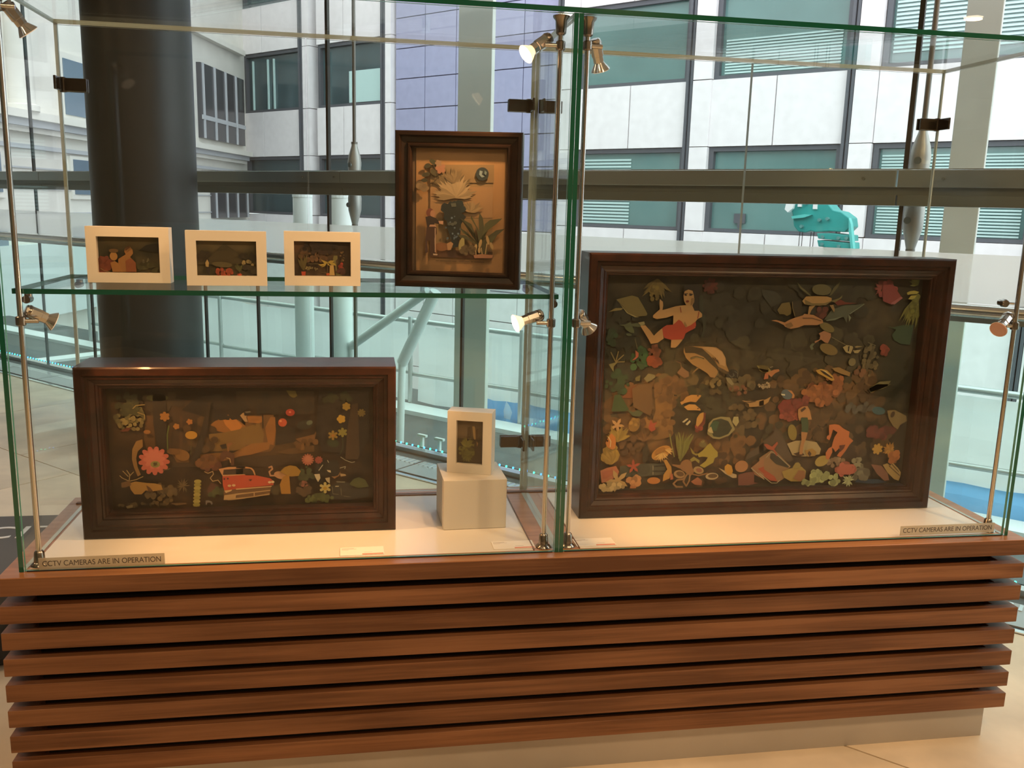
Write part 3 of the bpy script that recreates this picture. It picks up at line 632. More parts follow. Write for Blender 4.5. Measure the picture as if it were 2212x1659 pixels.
# ------------------------------------------------------------------ picture frames
def sweep(W, H, prof, mi=0):
    # mitred moulding round a W x H rectangle; prof: (inset from the edge, y)
    m = M(); n = len(prof)
    cs = lambda d: [(d, d), (W-d, d), (W-d, H-d), (d, H-d)]
    vs = []
    for (d, y) in prof: vs += [(p[0], y, p[1]) for p in cs(d)]
    fs = []
    for i in range(n-1):
        for k in range(4):
            fs.append((4*i+k, 4*i+(k+1) % 4, 4*(i+1)+(k+1) % 4, 4*(i+1)+k))
    m.add(vs, fs, mi); return m
def frame(name, lab, loc, rz, W, H, depth, lip, wood, inner, picmat, picdepth, prof=None, grp=None, cat='picture frame', glass=True, side=None):
    t = thing(name, lab, cat, loc, rz, grp)
    if prof is None: prof = [(0, 0), (lip, 0)]
    P_ = [(0.0, depth)] + prof + [(lip, picdepth+0.004)]
    o = obj('moulding', sweep(W, H, P_), wood, t)
    m = M(); m.box(0.004, W-0.004, depth-0.006, depth-0.001, 0.004, H-0.004); obj('back_board', m, inner, t)
    m = M(); m.box(lip-0.004, W-lip+0.004, picdepth, picdepth+0.003, lip-0.004, H-lip+0.004); pic = obj('picture', m, picmat, t)
    if glass:
        m = M(); m.box(lip-0.001, W-lip+0.001, GL_Y, GL_Y+0.002, lip-0.001, H-lip+0.001); obj('glazing', m, 'frame_glazing', t)
    return t, pic
GL_Y = 0.022
rich = [(0, 0.0), (0.004, -0.004), (0.020, -0.005), (0.023, 0.001), (0.030, 0.001), (0.033, 0.006), (0.043, 0.013), (0.046, 0.012), (0.050, 0.015), (0.052, 0.019), (0.056, 0.020), (0.058, 0.024)]
FOREST_BLOBS = [(0.28, 0.345, 0.20, 0.035, (0.010, 0.007, 0.005), 0.9), (0.43, 0.20, 0.15, 0.05, (0.075, 0.045, 0.02), 0.7), (0.64, 0.24, 0.05, 0.12, (0.012, 0.009, 0.006), 0.9), (0.16, 0.24, 0.07, 0.06, (0.05, 0.03, 0.015), 0.6)]
SEA_BLOBS = [(0.21, 0.27, 0.05, 0.13, (0.20, 0.115, 0.045), 0.9), (0.13, 0.15, 0.07, 0.09, (0.12, 0.062, 0.026), 0.8), (0.35, 0.17, 0.14, 0.06, (0.10, 0.055, 0.028), 0.75), (0.70, 0.33, 0.16, 0.08, (0.13, 0.075, 0.033), 0.7),
 (0.40, 0.55, 0.40, 0.09, (0.018, 0.020, 0.015), 0.85), (0.62, 0.42, 0.20, 0.10, (0.040, 0.040, 0.027), 0.7), (0.90, 0.40, 0.06, 0.20, (0.020, 0.026, 0.020), 0.8), (0.33, 0.42, 0.16, 0.06, (0.085, 0.075, 0.05), 0.6)]
PAINTING('forest_scene', FOREST_BLOBS, (0.012, 0.008, 0.005), (0.050, 0.030, 0.014), 11)
PAINTING('sea_scene', SEA_BLOBS, (0.012, 0.013, 0.010), (0.045, 0.042, 0.028), 11)
LF, LFp = frame('picture_frame', 'wide dark red-brown wooden box frame with a forest collage, lower left', (-1.121, 0.187, 0.0012), 0.0, 0.741, 0.418, 0.140, 0.056, 'mahogany', 'frame_inside', 'forest_scene', 0.052, [(a*0.96, b) for a, b in rich])
RF, RFp = frame('picture_frame', 'largest dark wooden box frame with an underwater collage, right bay', (0.104, 0.225, 0.0012), 0.0, 1.019, 0.701, 0.108, 0.058, 'mahogany', 'frame_inside', 'sea_scene', 0.052, rich)
upr = [(0, 0.0), (0.003, -0.003), (0.010, -0.003), (0.014, 0.006), (0.026, 0.010), (0.030, 0.004), (0.034, 0.004), (0.038, 0.012)]
GL_Y = 0.010
UF, UFp = frame('picture_frame', 'upright dark brown frame with a plant print, standing on the glass shelf', (-0.382, 0.2135, 0.6132), math.radians(-14.0), 0.302, 0.366, 0.045, 0.038, 'dark_walnut', 'frame_inside', 'mount_board', 0.026, upr)
small = [(0, 0.0), (0.0225, 0.0)]
GL_Y = 0.006
PAINTING('dusk_scene', [(0.09, 0.10, 0.09, 0.03, (0.11, 0.085, 0.04), 0.7)], (0.035, 0.035, 0.022), (0.07, 0.06, 0.032), 20)
PAINTING('hill_scene', [(0.09, 0.10, 0.09, 0.03, (0.13, 0.10, 0.05), 0.8)], (0.05, 0.045, 0.025), (0.09, 0.075, 0.038), 20)
PAINTING('garden_scene', [(0.03, 0.10, 0.03, 0.03, (0.13, 0.07, 0.035), 0.8)], (0.030, 0.020, 0.013), (0.075, 0.05, 0.03), 40)
PAINTING('canyon_scene', [(0.05, 0.11, 0.05, 0.04, (0.17, 0.12, 0.07), 0.8), (0.06, 0.06, 0.03, 0.03, (0.10, 0.11, 0.03), 0.9)], (0.06, 0.05, 0.03), (0.12, 0.09, 0.05), 30)
g = None
FA, _ = frame('picture_frame', 'small white box frame with an embracing couple, leftmost on the shelf', (-1.082, 0.212, 0.6132), math.radians(1.0), 0.181, 0.1275, 0.040, 0.0225, 'white_paint', 'white_paint', 'dusk_scene', 0.016, small, g)
FB, _ = frame('picture_frame', 'small white box frame with a mountain view, middle of the shelf row', (-0.855, 0.160, 0.6132), math.radians(5.0), 0.177, 0.1245, 0.030, 0.0225, 'white_paint', 'white_paint', 'hill_scene', 0.014, small, g)
FC, _ = frame('picture_frame', 'small white box frame with potted plants, beside the upright dark frame', (-0.640, 0.190, 0.6132), math.radians(3.0), 0.176, 0.1265, 0.030, 0.0225, 'white_paint', 'white_paint', 'garden_scene', 0.014, small, g)
FD, _ = frame('picture_frame', 'small upright white box frame with a waterfall picture, standing on the white cube', (-0.2465, 0.248, 0.1308), math.radians(-18.0), 0.116, 0.1625, 0.052, 0.0235, 'white_paint', 'white_paint', 'canyon_scene', 0.016, [(0, 0), (0.0235, 0.0)], g)
cu = thing('display_block', 'plain white cube under the small upright frame', 'display block', (-0.2610, 0.171, 0.0012), math.radians(1.5))
m = M(); m.box(0, 0.1615, 0, 0.1615, 0, 0.1292); obj('block', m, 'white_paint_cube', cu, bevel=0.001)

# ------------------------------------------------------------------ collage cut-outs inside the frames
def lin(h):
    v = [int(h[i:i+2], 16)/255 for i in (0, 2, 4)]
    return tuple((c/12.92 if c <= 0.04045 else ((c+0.055)/1.055)**2.4) for c in v)
def shapes(prims):
    out = []
    for k, p in enumerate(prims):
        c = lin(p[1]); T = p[0]
        if T == 'p': pts = [(p[2][i], p[2][i+1]) for i in range(0, len(p[2]), 2)]; out.append((pts, c, k)); continue
        if T == 'e':
            _, _, cx, cz, rx, rz, rot = p; a = math.radians(rot); n = 18
            out.append(([(cx+rx*math.cos(t)*math.cos(a)-rz*math.sin(t)*math.sin(a), cz+rx*math.cos(t)*math.sin(a)+rz*math.sin(t)*math.cos(a)) for t in [2*PI*i/n for i in range(n)]], c, k)); continue
        if T == 's':
            _, _, wd, q = p; pts = [(q[i], q[i+1]) for i in range(0, len(q), 2)]
            for a, b in zip(pts[:-1], pts[1:]):
                dx, dz = b[0]-a[0], b[1]-a[1]; l = math.hypot(dx, dz) or 1; nx, nz = -dz/l*wd/2, dx/l*wd/2; ex, ez = dx/l*wd*0.25, dz/l*wd*0.25
                out.append(([(a[0]+nx-ex, a[1]+nz-ez), (a[0]-nx-ex, a[1]-nz-ez), (b[0]-nx+ex, b[1]-nz+ez), (b[0]+nx+ex, b[1]+nz+ez)], c, k))
            continue
        if T == 'f':      # flower / star: cx, cz, outer, inner, points, twist
            _, _, cx, cz, r1, r0, n, tw = p; pts = []
            for i in range(n*4):
                ph = (i % 4)/4; r = r0 + (r1-r0)*(math.sin(PI*ph)**0.7 if r0/r1 > 0.45 else (1-abs(2*ph-1)))
                t = 2*PI*i/(n*4) + math.radians(tw); pts.append((cx+r*math.cos(t), cz+r*math.sin(t)))
            out.append((pts, c, k)); continue
        if T == 't':      # tuft of fronds: cx, cz, length, spread from, to, count, width
            _, _, cx, cz, ln, a0, a1, n, wd = p; rr = random.Random(int(cx*7+cz))
            for i in range(n):
                t = math.radians(a0 + (a1-a0)*(i+rr.random()*0.6)/n); l = ln*(0.6+0.4*rr.random()); bx = 0.12*l*(rr.random()-0.5)
                ex, ez = cx+l*math.cos(t), cz+l*math.sin(t); mx, mz = cx+l*0.55*math.cos(t)+bx, cz+l*0.55*math.sin(t); nx, nz = -math.sin(t)*wd/2, math.cos(t)*wd/2
                sc = 0.75+0.5*rr.random(); cc = tuple(min(1, x*sc) for x in c)
                out.append(([(cx+nx*.6, cz+nz*.6), (cx-nx*.6, cz-nz*.6), (mx-nx*1.3, mz-nz*1.3), (ex, ez), (mx+nx*1.3, mz+nz*1.3)], cc, k))
            continue
        if T == 'd':      # scatter of small blobs: cx, cz, rx, rz, n, r
            _, _, cx, cz, rx, rz, n, r = p; rr = random.Random(int(cx*3+cz*5))
            for i in range(n):
                a = 2*PI*rr.random(); q = math.sqrt(rr.random()); x, z = cx+rx*q*math.cos(a), cz+rz*q*math.sin(a); sc = 0.6+0.7*rr.random(); r_ = r*(0.6+0.8*rr.random())
                out.append(([(x+r_*math.cos(2*PI*j/7)*(1+.3*rr.random()), z+r_*math.sin(2*PI*j/7)*(1+.3*rr.random())) for j in range(7)], tuple(min(1, v*sc) for v in c), k))
    return out
def cutout(name, prims, parent, depth, mat, mm=0.001):
    sh = shapes(prims); vs = []; fs = []; cols = []
    for i, (pts, c, k) in enumerate(sh):
        y = depth - 0.0022*i/len(sh)
        area2 = sum(a[0]*b[1]-b[0]*a[1] for a, b in zip(pts, pts[1:]+pts[:1]))
        if area2 > 0: pts = pts[::-1]
        o = len(vs); n = len(pts)
        vs += [(p[0]*mm, y, p[1]*mm) for p in pts] + [(p[0]*mm, y+0.00004, p[1]*mm) for p in pts]
        fs.append([o+i2 for i2 in range(n)][::-1] if False else [o+i2 for i2 in range(n)]); cols.append(c)
        for a in range(n):
            b = (a+1) % n; fs.append([o+a, o+a+n, o+b+n, o+b]); cols.append(tuple(0.6*x for x in c))
    me = bpy.data.meshes.new(name); me.from_pydata(vs, [], fs); me.materials.append(MAT[mat])
    ca = me.color_attributes.new('Col', 'FLOAT_COLOR', 'CORNER'); k = 0; data = []
    for p, c in zip(me.polygons, cols): data += [c[0], c[1], c[2], 1.0]*p.loop_total
    ca.data.foreach_set('color', data)
    o = bpy.data.objects.new(name, me); C.objects.link(o); o.parent = parent
    return o
colmat('print_forest', (0.68, 0.76, 0.84)); colmat('print_sea', (0.60, 0.70, 0.78)); colmat('print_plain', (0.95, 0.95, 1.0)); colmat('print_paper', (0.62, 0.82, 1.45))
ART = {
 'RF': [
  ('painted_seabed', 0, [('d','3f3a26',372.3,408.5,143.9,78.1,70,12.3),('d','58492c',354.6,356.9,143.5,36.9,50,10.2),('d','2a2a1e',404.2,551.4,103.3,78.5,40,14.5),('d','1f251a',107.5,449.4,47.5,118.9,60,9.9),('d','66492a',249.6,334.8,48.4,36.3,50,8.1)]),
  ('painted_seabed', 0, [('d','3a3622',673.6,428.9,173.1,86.6,80,13),('d','5c4426',703.3,355,174.1,39.2,60,10.9),('d','26281c',679.2,594.5,173.3,54.2,50,15.2)]),
  ('painted_seabed', 0, [('d','74532c',232.9,327.7,44.3,48.3,60,10.1),('p','7c5a30',[202.6,340.3,265.7,344.1,259.8,302.6,255.5,235.8,235.7,210.9,209.2,228.1]),('d','74532c',233.4,248.7,30.2,48.3,50,8.1),('d','5e4024',126.4,279.1,65.5,75.5,80,9.9),('d','5a4022',136.3,249.9,67.6,83.5,70,9.1),('d','6e4c28',419.9,171.6,87,41.4,50,10.4),('d','34331f',367,299.6,86.3,53.4,60,10.7),('d','4c341c',358.2,119.1,164.1,45.1,60,10.3),('d','5a4a2c',457.1,256.4,54.2,54.2,30,8.3)]),
  ('painted_seabed', 0, [('d','5c4224',624.4,243.6,111.5,90.1,80,12),('d','4a3820',805.9,241.3,133.2,84.3,70,12.4),('d','3a2c1a',749.7,121.7,197.6,48.3,70,11.4),('d','44402c',582.6,211.9,55.3,29.8,24,8.5)]),
  ('coral_cutout', 1, [('t','6b5a2c',197.1,633,62.1,215,325,16,6.8),('d','75632f',191,597.6,14,20,26,4)]),
  ('ray_cutout', 1, [('p','8a7a48',[69.3,546.2,87,556.2,109.4,556.9,103.5,551.4,81.3,548.2]),('p','75673a',[87.9,578.8,130,590,146.6,585.3,160,565.7,174.7,542,171.9,537,147.4,534.8,124.5,541.6,105,563.2]),('p','a39360',[90.1,575.9,105.1,561.2,122.3,543.6,145.3,534.8,153.6,533.3,141.3,532.8,118.2,543.6,98.7,567.1])]),
  ('red_anemone_cutout', 1, [('f','5a1f1a',343.3,617.2,22.5,14.3,9,0),('d','4a1815',343.4,615.2,18.4,16.4,14,4.1)]),
  ('swimmer_cutout', 3, [('p','120f0c',[267.1,602.9,270.4,616.8,286.7,620.9,303.3,621.1,312.3,611.3,315.6,593.5,308.5,575.6,318.8,547.7,301.9,550.6,295.8,563.5,296.3,585.4,293.1,603.2]),('p','b18757',[271.3,602.9,281.3,607.4,293,604.2,297.4,591.3,299.7,575.5,294.6,565.5,287.4,563.4,277.9,566.3,271.3,577.2,268.5,591]),('p','b48a5a',[275.8,566.3,294.6,565.5,301.8,551.6,314.3,551.7,323.3,543.7,323.8,535.7,311.7,529.6,306.8,523.6,307,505.5,277.9,503.3,260.1,519.3,244.8,515.2,244.3,539.2,226,533.1,199.4,528.9,188.9,532.8,188.5,538.8,206.1,554.8,204.1,570.6,204.5,581.5,213.1,574.7,214.8,564.8,213.4,552.9,228.7,557,249,563.1,263.4,565.2]),('p','a23a25',[244.8,514.2,259.6,527.7,268.2,523.3,279.7,507.4,293.9,513.4,306.8,523.6,308.7,511.5,303,503.4,288.8,496.3,280.8,491.3,276.5,477.1,267.2,474.1,242.2,474,223.1,479,215.9,495,216.3,506.1,227.3,513.1]),('p','ad8455',[215.3,505,221.2,477.4,205.2,465.9,186.7,463.2,179.9,474.9,166.3,494.8,155.2,510.7,168.4,512.8,182.6,498.9,193.8,484.9,203.5,495]),('p','ad8455',[242.2,474,274.5,475.1,261.9,458.9,255,452.9,242.4,453.2]),('e','1a120d',274.4,593.1,3.6,2,-10),('e','1a120d',288.5,593.2,4.1,2,5),('e','6e1f17',280.3,576.3,4.5,3.2,0),('p','8f6c44',[276.5,523.4,283.6,511.4,279.7,507.4,274.7,519.4]),('s','8a3122',2.1,[261.6,561.2,264.6,547.3]),('s','8a3122',2.1,[314.5,549.7,311.5,531.6]),('s','15100c',1.9,[270.1,596,279,596.7]),('s','15100c',1.9,[284.1,596.7,293.6,595.3]),('p','8a6840',[292.2,585.3,299.1,585.4,298.6,573.5,290.4,565.4,291.7,577.4])]),
  ('dark_diver_cutout', 1, [('p','2c3327',[313.5,594.9,324.1,593.1,327.7,571.1,328.6,543.1,339.9,533.1,338.3,510.9,334.1,480.5,325.6,480.5,331.7,498.8,329.1,521,319.6,537,315.1,571])]),
  ('shark_cutout', 4, [('p','9a7647',[278,454.3,300.9,457.4,343.1,456.4,368.7,454.4,386.5,443.2,397.5,424.8,399.8,408.4,409.9,387.8,399.1,389.9,381.5,396.1,376.2,381.7,370.5,371.4,357.5,373.5,348.3,383.9,323.9,398.3,304.2,408.6,286.2,424.9,277.8,441.2]),('p','40351f',[278,454.3,300.9,457,328.7,451.3,348.9,435.1,367.2,416.6,377.8,402.3,382.4,383.7,373,396.1,352.6,412.6,334.5,428.9,308.4,439.1,283.2,439.1]),('p','b28d62',[326.3,454.4,360.1,455,384.4,443.2,396.4,424.8,398.1,402.2,380.6,408.4,364,431,343.9,445.2]),('p','3b2f1d',[370.1,463.6,375.4,463.6,374.8,451.4,369.8,453.4]),('p','2b2416',[297.7,426.9,313.2,431,336.9,424.9,335,421.8,313.5,427.3,299.1,421.8]),('s','8f8358',1.7,[299.9,424.9,313.4,428.5,332.8,423.2]),('p','4c3c22',[376.8,402.3,398.9,391.9,410.3,383.6,399.7,381.6,384.1,389.9]),('p','8a6a3c',[323.9,398.3,301.8,381,317.5,399.3]),('s','2c2316',1.9,[360.1,426.9,367,418.7]),('s','2c2316',1.9,[366.4,426.9,373.7,414.6]),('s','2c2316',1.9,[373.3,420.7,378.3,410.5])]),
  ('kneeling_bather_cutout', 3, [('p','7d5c3f',[270.9,418.3,276.1,402,282.9,395.9,296.1,387.6,299,375.3,286.7,370.2,269,381.6,264.6,385.7,274.3,397.9,272.4,410.2,258.4,416.3]),('e','3a2a1c',268.9,416.3,10.1,2.4,-15)]),
  ('shell_coil_cutout', 2, [('e','1b1d1a',421.6,378.4,16.6,15.5,0),('s','6a6a5a',1.3,[413,378.4,419.9,372.2,427.2,376.3,423.4,382.5]),('s','6a6a5a',1.3,[427.3,388.7,436.4,382.5,437.2,372.1])]),
  ('puffer_fish_cutout', 3, [('p','8a7d44',[488.5,404.6,523.1,399.3,524.1,386.8,510.8,384.8,497.1,393.2]),('p','5e5226',[489.5,405.2,522.8,402.4,523.3,396.2,503,399.4])]),
  ('puffer_fish_cutout', 3, [('p','8a7d44',[495.9,404.6,520,402.4,532.1,388.9,530.2,384.7,510.6,384.8,497,391.1]),('p','5e5226',[495.8,405.2,513.3,404.5,527.5,391,509.8,394.2,496.5,396.9]),('p','a96f45',[525.7,386.8,540.4,393,553.5,394,556.1,388.8,543.5,382.6,533.5,372.2,526.4,378.5,517.1,384.8]),('p','a9623f',[515.1,382.7,523.9,382.7,525.1,368.1,512.2,366]),('d','a39072',513.8,347.2,16.8,12.6,26,2.5),('s','8a806a',2.2,[526.8,399.3,534.2,401.4])]),
  ('green_weed_cutout', 1, [('d','1f3d24',80.4,483.8,11.8,25.7,14,6.7),('d','24482a',159.9,419.6,21.9,29.9,22,6.4),('d','1c3a22',101,358.8,31.7,29.7,26,6.7)]),
  ('branch_coral_cutout', 2, [('s','75683f',2.9,[94.4,414.1,79.8,440.2]),('s','75683f',2.9,[94.4,414.1,100.1,442.2]),('s','75683f',2.9,[94.4,414.1,115,433.2]),('s','75683f',2.5,[94.4,414.1,118,415.1]),('p','6e6940',[75.2,408.1,87.3,412.1,99.5,414.1,88.8,402,89.5,387.8,81.8,398])]),
  ('red_coral_cutout', 2, [('d','7c3a1f',200.8,415.9,16,16,18,6.8),('d','5d3320',197.2,442.3,14,18,12,5.2)]),
  ('small_shell_cutout', 3, [('p','8c4a38',[145.4,445.7,155.1,438.7,154.6,428.6,145.7,420.5,137.6,418.5,147.4,428.6])]),
  ('weed_leaf_cutout', 2, [('p','4b5638',[110.9,512.1,128.9,520.2,140.3,498.3,140.7,490.4,130.3,492.3,117.6,500.2]),('e','47513a',126.5,487.3,7.9,3.6,-10),('p','46503a',[96.6,512.1,153.6,518.3,166.1,514.4,154.2,507.4,108.9,510.1]),('s','554e36',2.5,[143.5,476.4,151.2,450.3]),('p','8c8460',[149.4,519.3,165.7,522.4,168.2,514.4,158.1,510.4])]),
  ('grey_shell_cutout', 2, [('p','6e6648',[174.3,369.2,186,383.4,203,379.3,206.5,373.1,195.5,365,183.3,358.9]),('p','59552f',[149.3,371.4,163.4,379.4,162.2,363.1,151.8,363.2])]),
  ('red_leaf_cutout', 1, [('p','6a3c20',[117.7,316,129.1,336.2,149.2,350.4,158.3,336,157.3,315.7])]),
  ('coral_heap_cutout', 2, [('d','5d5235',449.7,351.2,37.5,18.7,30,5.4),('d','744a33',446.3,338.7,33.3,12.5,14,4.6),('p','84795a',[402.7,372.3,415.8,370.1,427.9,353.4,421.7,349.3,407.8,361.9]),('d','76653f',369,364.1,24.7,18.5,16,4.9)]),
  ('turtle_cutout', 3, [('p','5a5634',[583.9,632.7,598.2,618.8,616.9,604.8,631.1,592.8,617.5,598.8,594.3,614.7]),('p','585432',[710.1,634.3,705,620.1,687.5,597.5,681.1,595.4,692,617.9]),('e','5b5636',657.6,611.4,28.1,15.1,-5),('p','a9834f',[604,580.4,613.7,592.6,639.7,593.9,674.8,593.3,688.3,589.3,689.2,581.2,672.6,570.8,655.3,568.6,633.4,569.4,611.3,572.3]),('p','75643a',[610.1,584.5,632.9,574.5,667.8,574.9,687,581.2,693.4,583.3,672.7,569.8,633.5,568.4,613.6,571.3]),('p','a07c4c',[624.9,566.3,642.2,568.5,632.5,556.2,627.3,541.8,622.9,541.8]),('p','8f7144',[683.7,569.9,694.6,571,700.3,558.8,698.9,550.5,691.2,560.7]),('p','6c6238',[684.8,581.1,710.3,589.6,718.3,597.8,716.9,589.6,698.4,577.2])]),
  ('turtle_cutout', 4, [('p','a9774c',[518.7,527.2,531.5,529.3,558,522.3,570.4,529.5,587.2,535.8,608.4,542,612.3,546.1,638.8,543.3,666.4,530.1,669.4,521.9,652.5,515.7,615.2,515.5,598.4,509.2,577,505,559.1,511.1,556.5,515.2,538.5,523.2]),('p','6c4a2c',[606.8,535.9,635.1,536.1,664.4,528.1,662.4,526,635.4,533,609.2,532.8]),('p','7e5c35',[558.5,517.2,575.3,523.4,582.8,513.3,568.2,506])]),
  ('dark_fish_cutout', 1, [('p','33352c',[487.5,610.9,531.1,603.3,547.6,587.3,544.6,573.1,519.6,562.8,505.5,576.8,493.4,592.8])]),
  ('crab_cutout', 2, [('p','6b5a2c',[536.2,555.1,547.5,573.5,568.9,576.7,576.9,559.5,576.1,545.2,565.8,539,556.6,544.1,543.7,544])]),
  ('shark_cutout', 2, [('p','4c5344',[673.9,529.5,693.2,556.3,727.3,568.9,767,571.3,788.8,575.7,774.3,565.2,751.8,546.5,743.2,544.4,741.1,521.6,730.5,538.1,704.6,531.7]),('p','667060',[678.4,528.5,704.4,533.8,728.2,539.1,704.9,528.6,683,526.4]),('p','6d7460',[743.1,545.4,752.9,536.2,747.5,524.7]),('s','78806a',2,[747.4,546.5,766.1,559,786.8,573.6])]),
  ('red_fish_cutout', 1, [('p','6d2b20',[701.5,576.6,718.3,585,732.3,577.9,768.2,575.2,733,571.8,711.2,568.5]),('d','5a2a20',666.8,549.6,15.1,13,10,6.5)]),
  ('tall_dark_fin_cutout', 3, [('p','2e2718',[576,578.1,601.6,582.4,607.6,541.7,616.5,517.2,603.2,519.1,588.8,533.4,580.8,549.7]),('s','75633f',1.9,[576,578.1,577.5,561.8,586.1,539.5])]),
  ('red_coral_cutout', 2, [('d','813538',847.2,613.3,26.9,22.4,26,7.6),('p','813538',[836.8,625.5,863,632,894.3,595.3,870,572.3,841.8,582.3]),('t','7a3a38',833.3,617.3,26.8,100,260,9,3.6),('p','9a5a5c',[865,576.4,894.3,595.3,899.4,591.2,876.6,573.4])]),
  ('green_weed_cutout', 2, [('t','5d602a',942.3,628.9,31.9,80,200,9,5.9),('t','6a6a30',943.9,597.9,95.8,235,275,18,5.9),('d','64662c',938.4,568.7,13.7,36.5,26,5.5)]),
  ('yellow_fish_cutout', 4, [('p','a19748',[907.5,606.3,916,610.5,929.4,612.3,944.6,608.8,937.3,603.5,921.6,602.3,910.5,600.1]),('p','a19748',[913,588.8,919.8,598.2,937.8,599.4,932,591,921.1,587.8])]),
  ('green_ray_cutout', 1, [('p','2f4a38',[860.4,513.5,883.6,509.5,901.3,513.8,923.6,518.1,944.4,516.1,942.6,492.9,939.6,461.1,911.9,463.2,890.1,473.7,881.5,488.5,893.4,503.2])]),
  ('fish_group_cutout', 3, [('e','6e6234',683.2,509.3,23.9,10.8,-25),('p','9c6c4c',[660.6,492.6,675.3,499.9,695.9,492.8,697,482.4,689.8,465.8,680.7,467.8,668.9,476.1,652.2,465.7,650.6,470.9,664.4,476.1,665.6,486.5]),('e','6d5a2a',693.7,449.1,28.2,14.1,-20),('p','565e48',[652.2,465.7,643.4,465.7,636.5,457.4,643,447,649.2,451.2,644.3,456.4])]),
  ('striped_fish_cutout', 3, [('p','9a8a5e',[735.5,454.4,746,460.7,764.2,457.5,770,445,759.7,436.6,745.8,440.8]),('p','1f1a12',[750.9,456.5,755.1,458.6,754.6,442.9,751.1,443.9]),('p','1f1a12',[766.7,455.5,770.2,454.4,764.2,436.6,760.7,437.6]),('p','9a8a5e',[767.8,445,778.8,447.1,789.9,448.1,782,438.7,770.7,438.7]),('p','8c7c52',[768.9,455.5,775.3,458.6,793.4,457.6,775.9,453.4]),('s','6a6246',1.8,[699.2,482.4,741.4,461.7])]),
  ('pebble_cluster_cutout', 1, [('d','60563a',825.8,418.7,24.5,44.6,36,5.3),('e','6e6442',770,412.5,11,11,0),('d','6c4a30',795.3,387,13.3,13.3,10,5.3),('d','7b3527',863.9,444.1,11.2,13.5,8,6.3),('s','6a6246',2,[811.4,467.3,834.9,458.9])]),
  ('banded_shell_cutout', 3, [('p','b08a3c',[661.8,390.6,676.9,394.7,695.2,390.5,714.8,373.5,720.3,362.9,711.6,360.8,687.9,373.6,669.3,382.1]),('p','2a2114',[672.8,391.6,688.9,386.3,715.3,368.2,710.8,368.2,687.3,380]),('p','cbb88a',[679.5,391.6,690.9,388.4,710.3,373.5,696,382])]),
  ('shell_cutout', 2, [('p','86693a',[711.7,396.2,731.7,398.3,767,383.4,765.9,372.8,742.7,379.2,719.3,387.8])]),
  ('long_fish_cutout', 2, [('p','6a6440',[826.5,336.2,841.3,346.8,858.4,357.4,892.6,359.4,882.8,344.4,856.5,333.8,834.6,325.4])]),
  ('orange_coral_cutout', 2, [('d','7d4a2a',691.1,335,47.8,23.9,40,7.4),('d','8a5430',718.7,349.6,26.2,26.2,18,7.4)]),
  ('blue_tang_cutout', 4, [('e','50606a',582.5,324.2,18.1,13.2,-25),('p','b27a4a',[581.4,336.9,594.8,334.7,604.8,321.9,603.4,313.7,596.7,313.7,598,324.1,588.4,332.6]),('p','cfc6a8',[563.6,326.5,575.8,325.3,576.2,321.1,566.2,322.2])]),
  ('red_anemone_cutout', 2, [('d','7c2f2a',604.5,283.7,47,23.5,50,7.7),('d','8c4034',602,262.4,38.5,12.8,20,6.4),('d','72302a',629.4,302.6,23.6,15,20,6.4)]),
  ('bather_cutout', 4, [('p','b08050',[619.6,282.6,632.2,290,645.5,290.9,653.2,280.2,659.5,260.9,662.6,252.3,649.2,252.4,648.6,258.9,630.7,259.1,627.2,248.4,621.8,259.2,619.4,272]),('p','2f4a30',[628.6,257,648.6,258.9,653.6,241.7,654.1,224.5,652.7,215.9,634.7,216.1,634.2,233.3]),('p','a8784c',[633.4,218.3,652.7,215.9,649.8,198.7,644.7,181.5,642.9,153.3,633.9,153.5,633.2,173,636.8,194.6]),('p','3a2416',[625.3,280.5,636.8,288.9,641.6,284.5,629.3,274])]),
  ('open_shell_cutout', 3, [('p','a8946a',[596.6,183.7,620.5,191.9,651.9,192.5,684,186.5,699.5,166.7,696.5,151.5,651.8,145.8,615.3,150.9]),('p','3a2414',[617.2,155.2,641.3,161.2,651.4,150.2,633.7,146.2]),('p','a07c3e',[650.1,163.3,672.1,169.4,686.8,158.2,683.3,147.4,660.8,145.6]),('p','3a2414',[663.7,163,671.3,154.1,667.6,145.5,660,154.4])]),
  ('yellow_shell_cutout', 3, [('e','857534',609.3,215.8,23.5,12.8,-75)]),
  ('fighter_cutout', 4, [('p','b8683a',[715.9,236.5,731.5,238.5,745.4,236.1,760.1,225.1,779.3,216.1,778.6,200.9,793.5,189.8,783.2,179.1,773.6,161.7,759.7,142.3,747.8,146.9,757.6,162,752.4,168.7,742.1,158,736.6,166.8,729.3,171.3,732.1,188.6,735.3,201.6,743.1,214.5,728.6,223.4,724,201.8,720.4,192.1,711.9,197.7,712.4,204.2,718.8,208.4,716.1,223.6]),('p','b8683a',[729.1,173.5,732.9,158.1,723.8,136.4,715.6,138.8,712.7,156.3,720.4,169.3]),('p','5a2a20',[751.5,177.4,769.5,179.3,766.1,168.4,755.8,157.7])]),
  ('red_car_cutout', 3, [('p','4c3f30',[514.5,183,555.9,216.6,552.9,225.2,561.6,227.2,578.5,212,618.8,137.8,608.3,129.3,560.8,160.6,537.8,169.6,516.8,154.9]),('p','8c6a48',[517.8,144.1,549.3,165.1,565.1,162.7,596.7,133.9,613.8,118.2,601.5,105.4,596.7,83.6,579.7,73.1,521.2,102.9]),('p','a2442a',[519.8,120.3,566.9,90.9,577.2,75.3,556.8,78,521.4,100.7]),('p','2c2a22',[550,156.5,565.4,158.3,609.1,120.5,605.2,114.1,568.3,125.7,548.9,143.5]),('s','a89a78',2.2,[521.4,100.7,559.6,71.4,575.4,71,583.6,79.6]),('s','a89a78',2,[537.6,145.9,551.7,162.9,572.9,149.5,609.3,118.3])]),
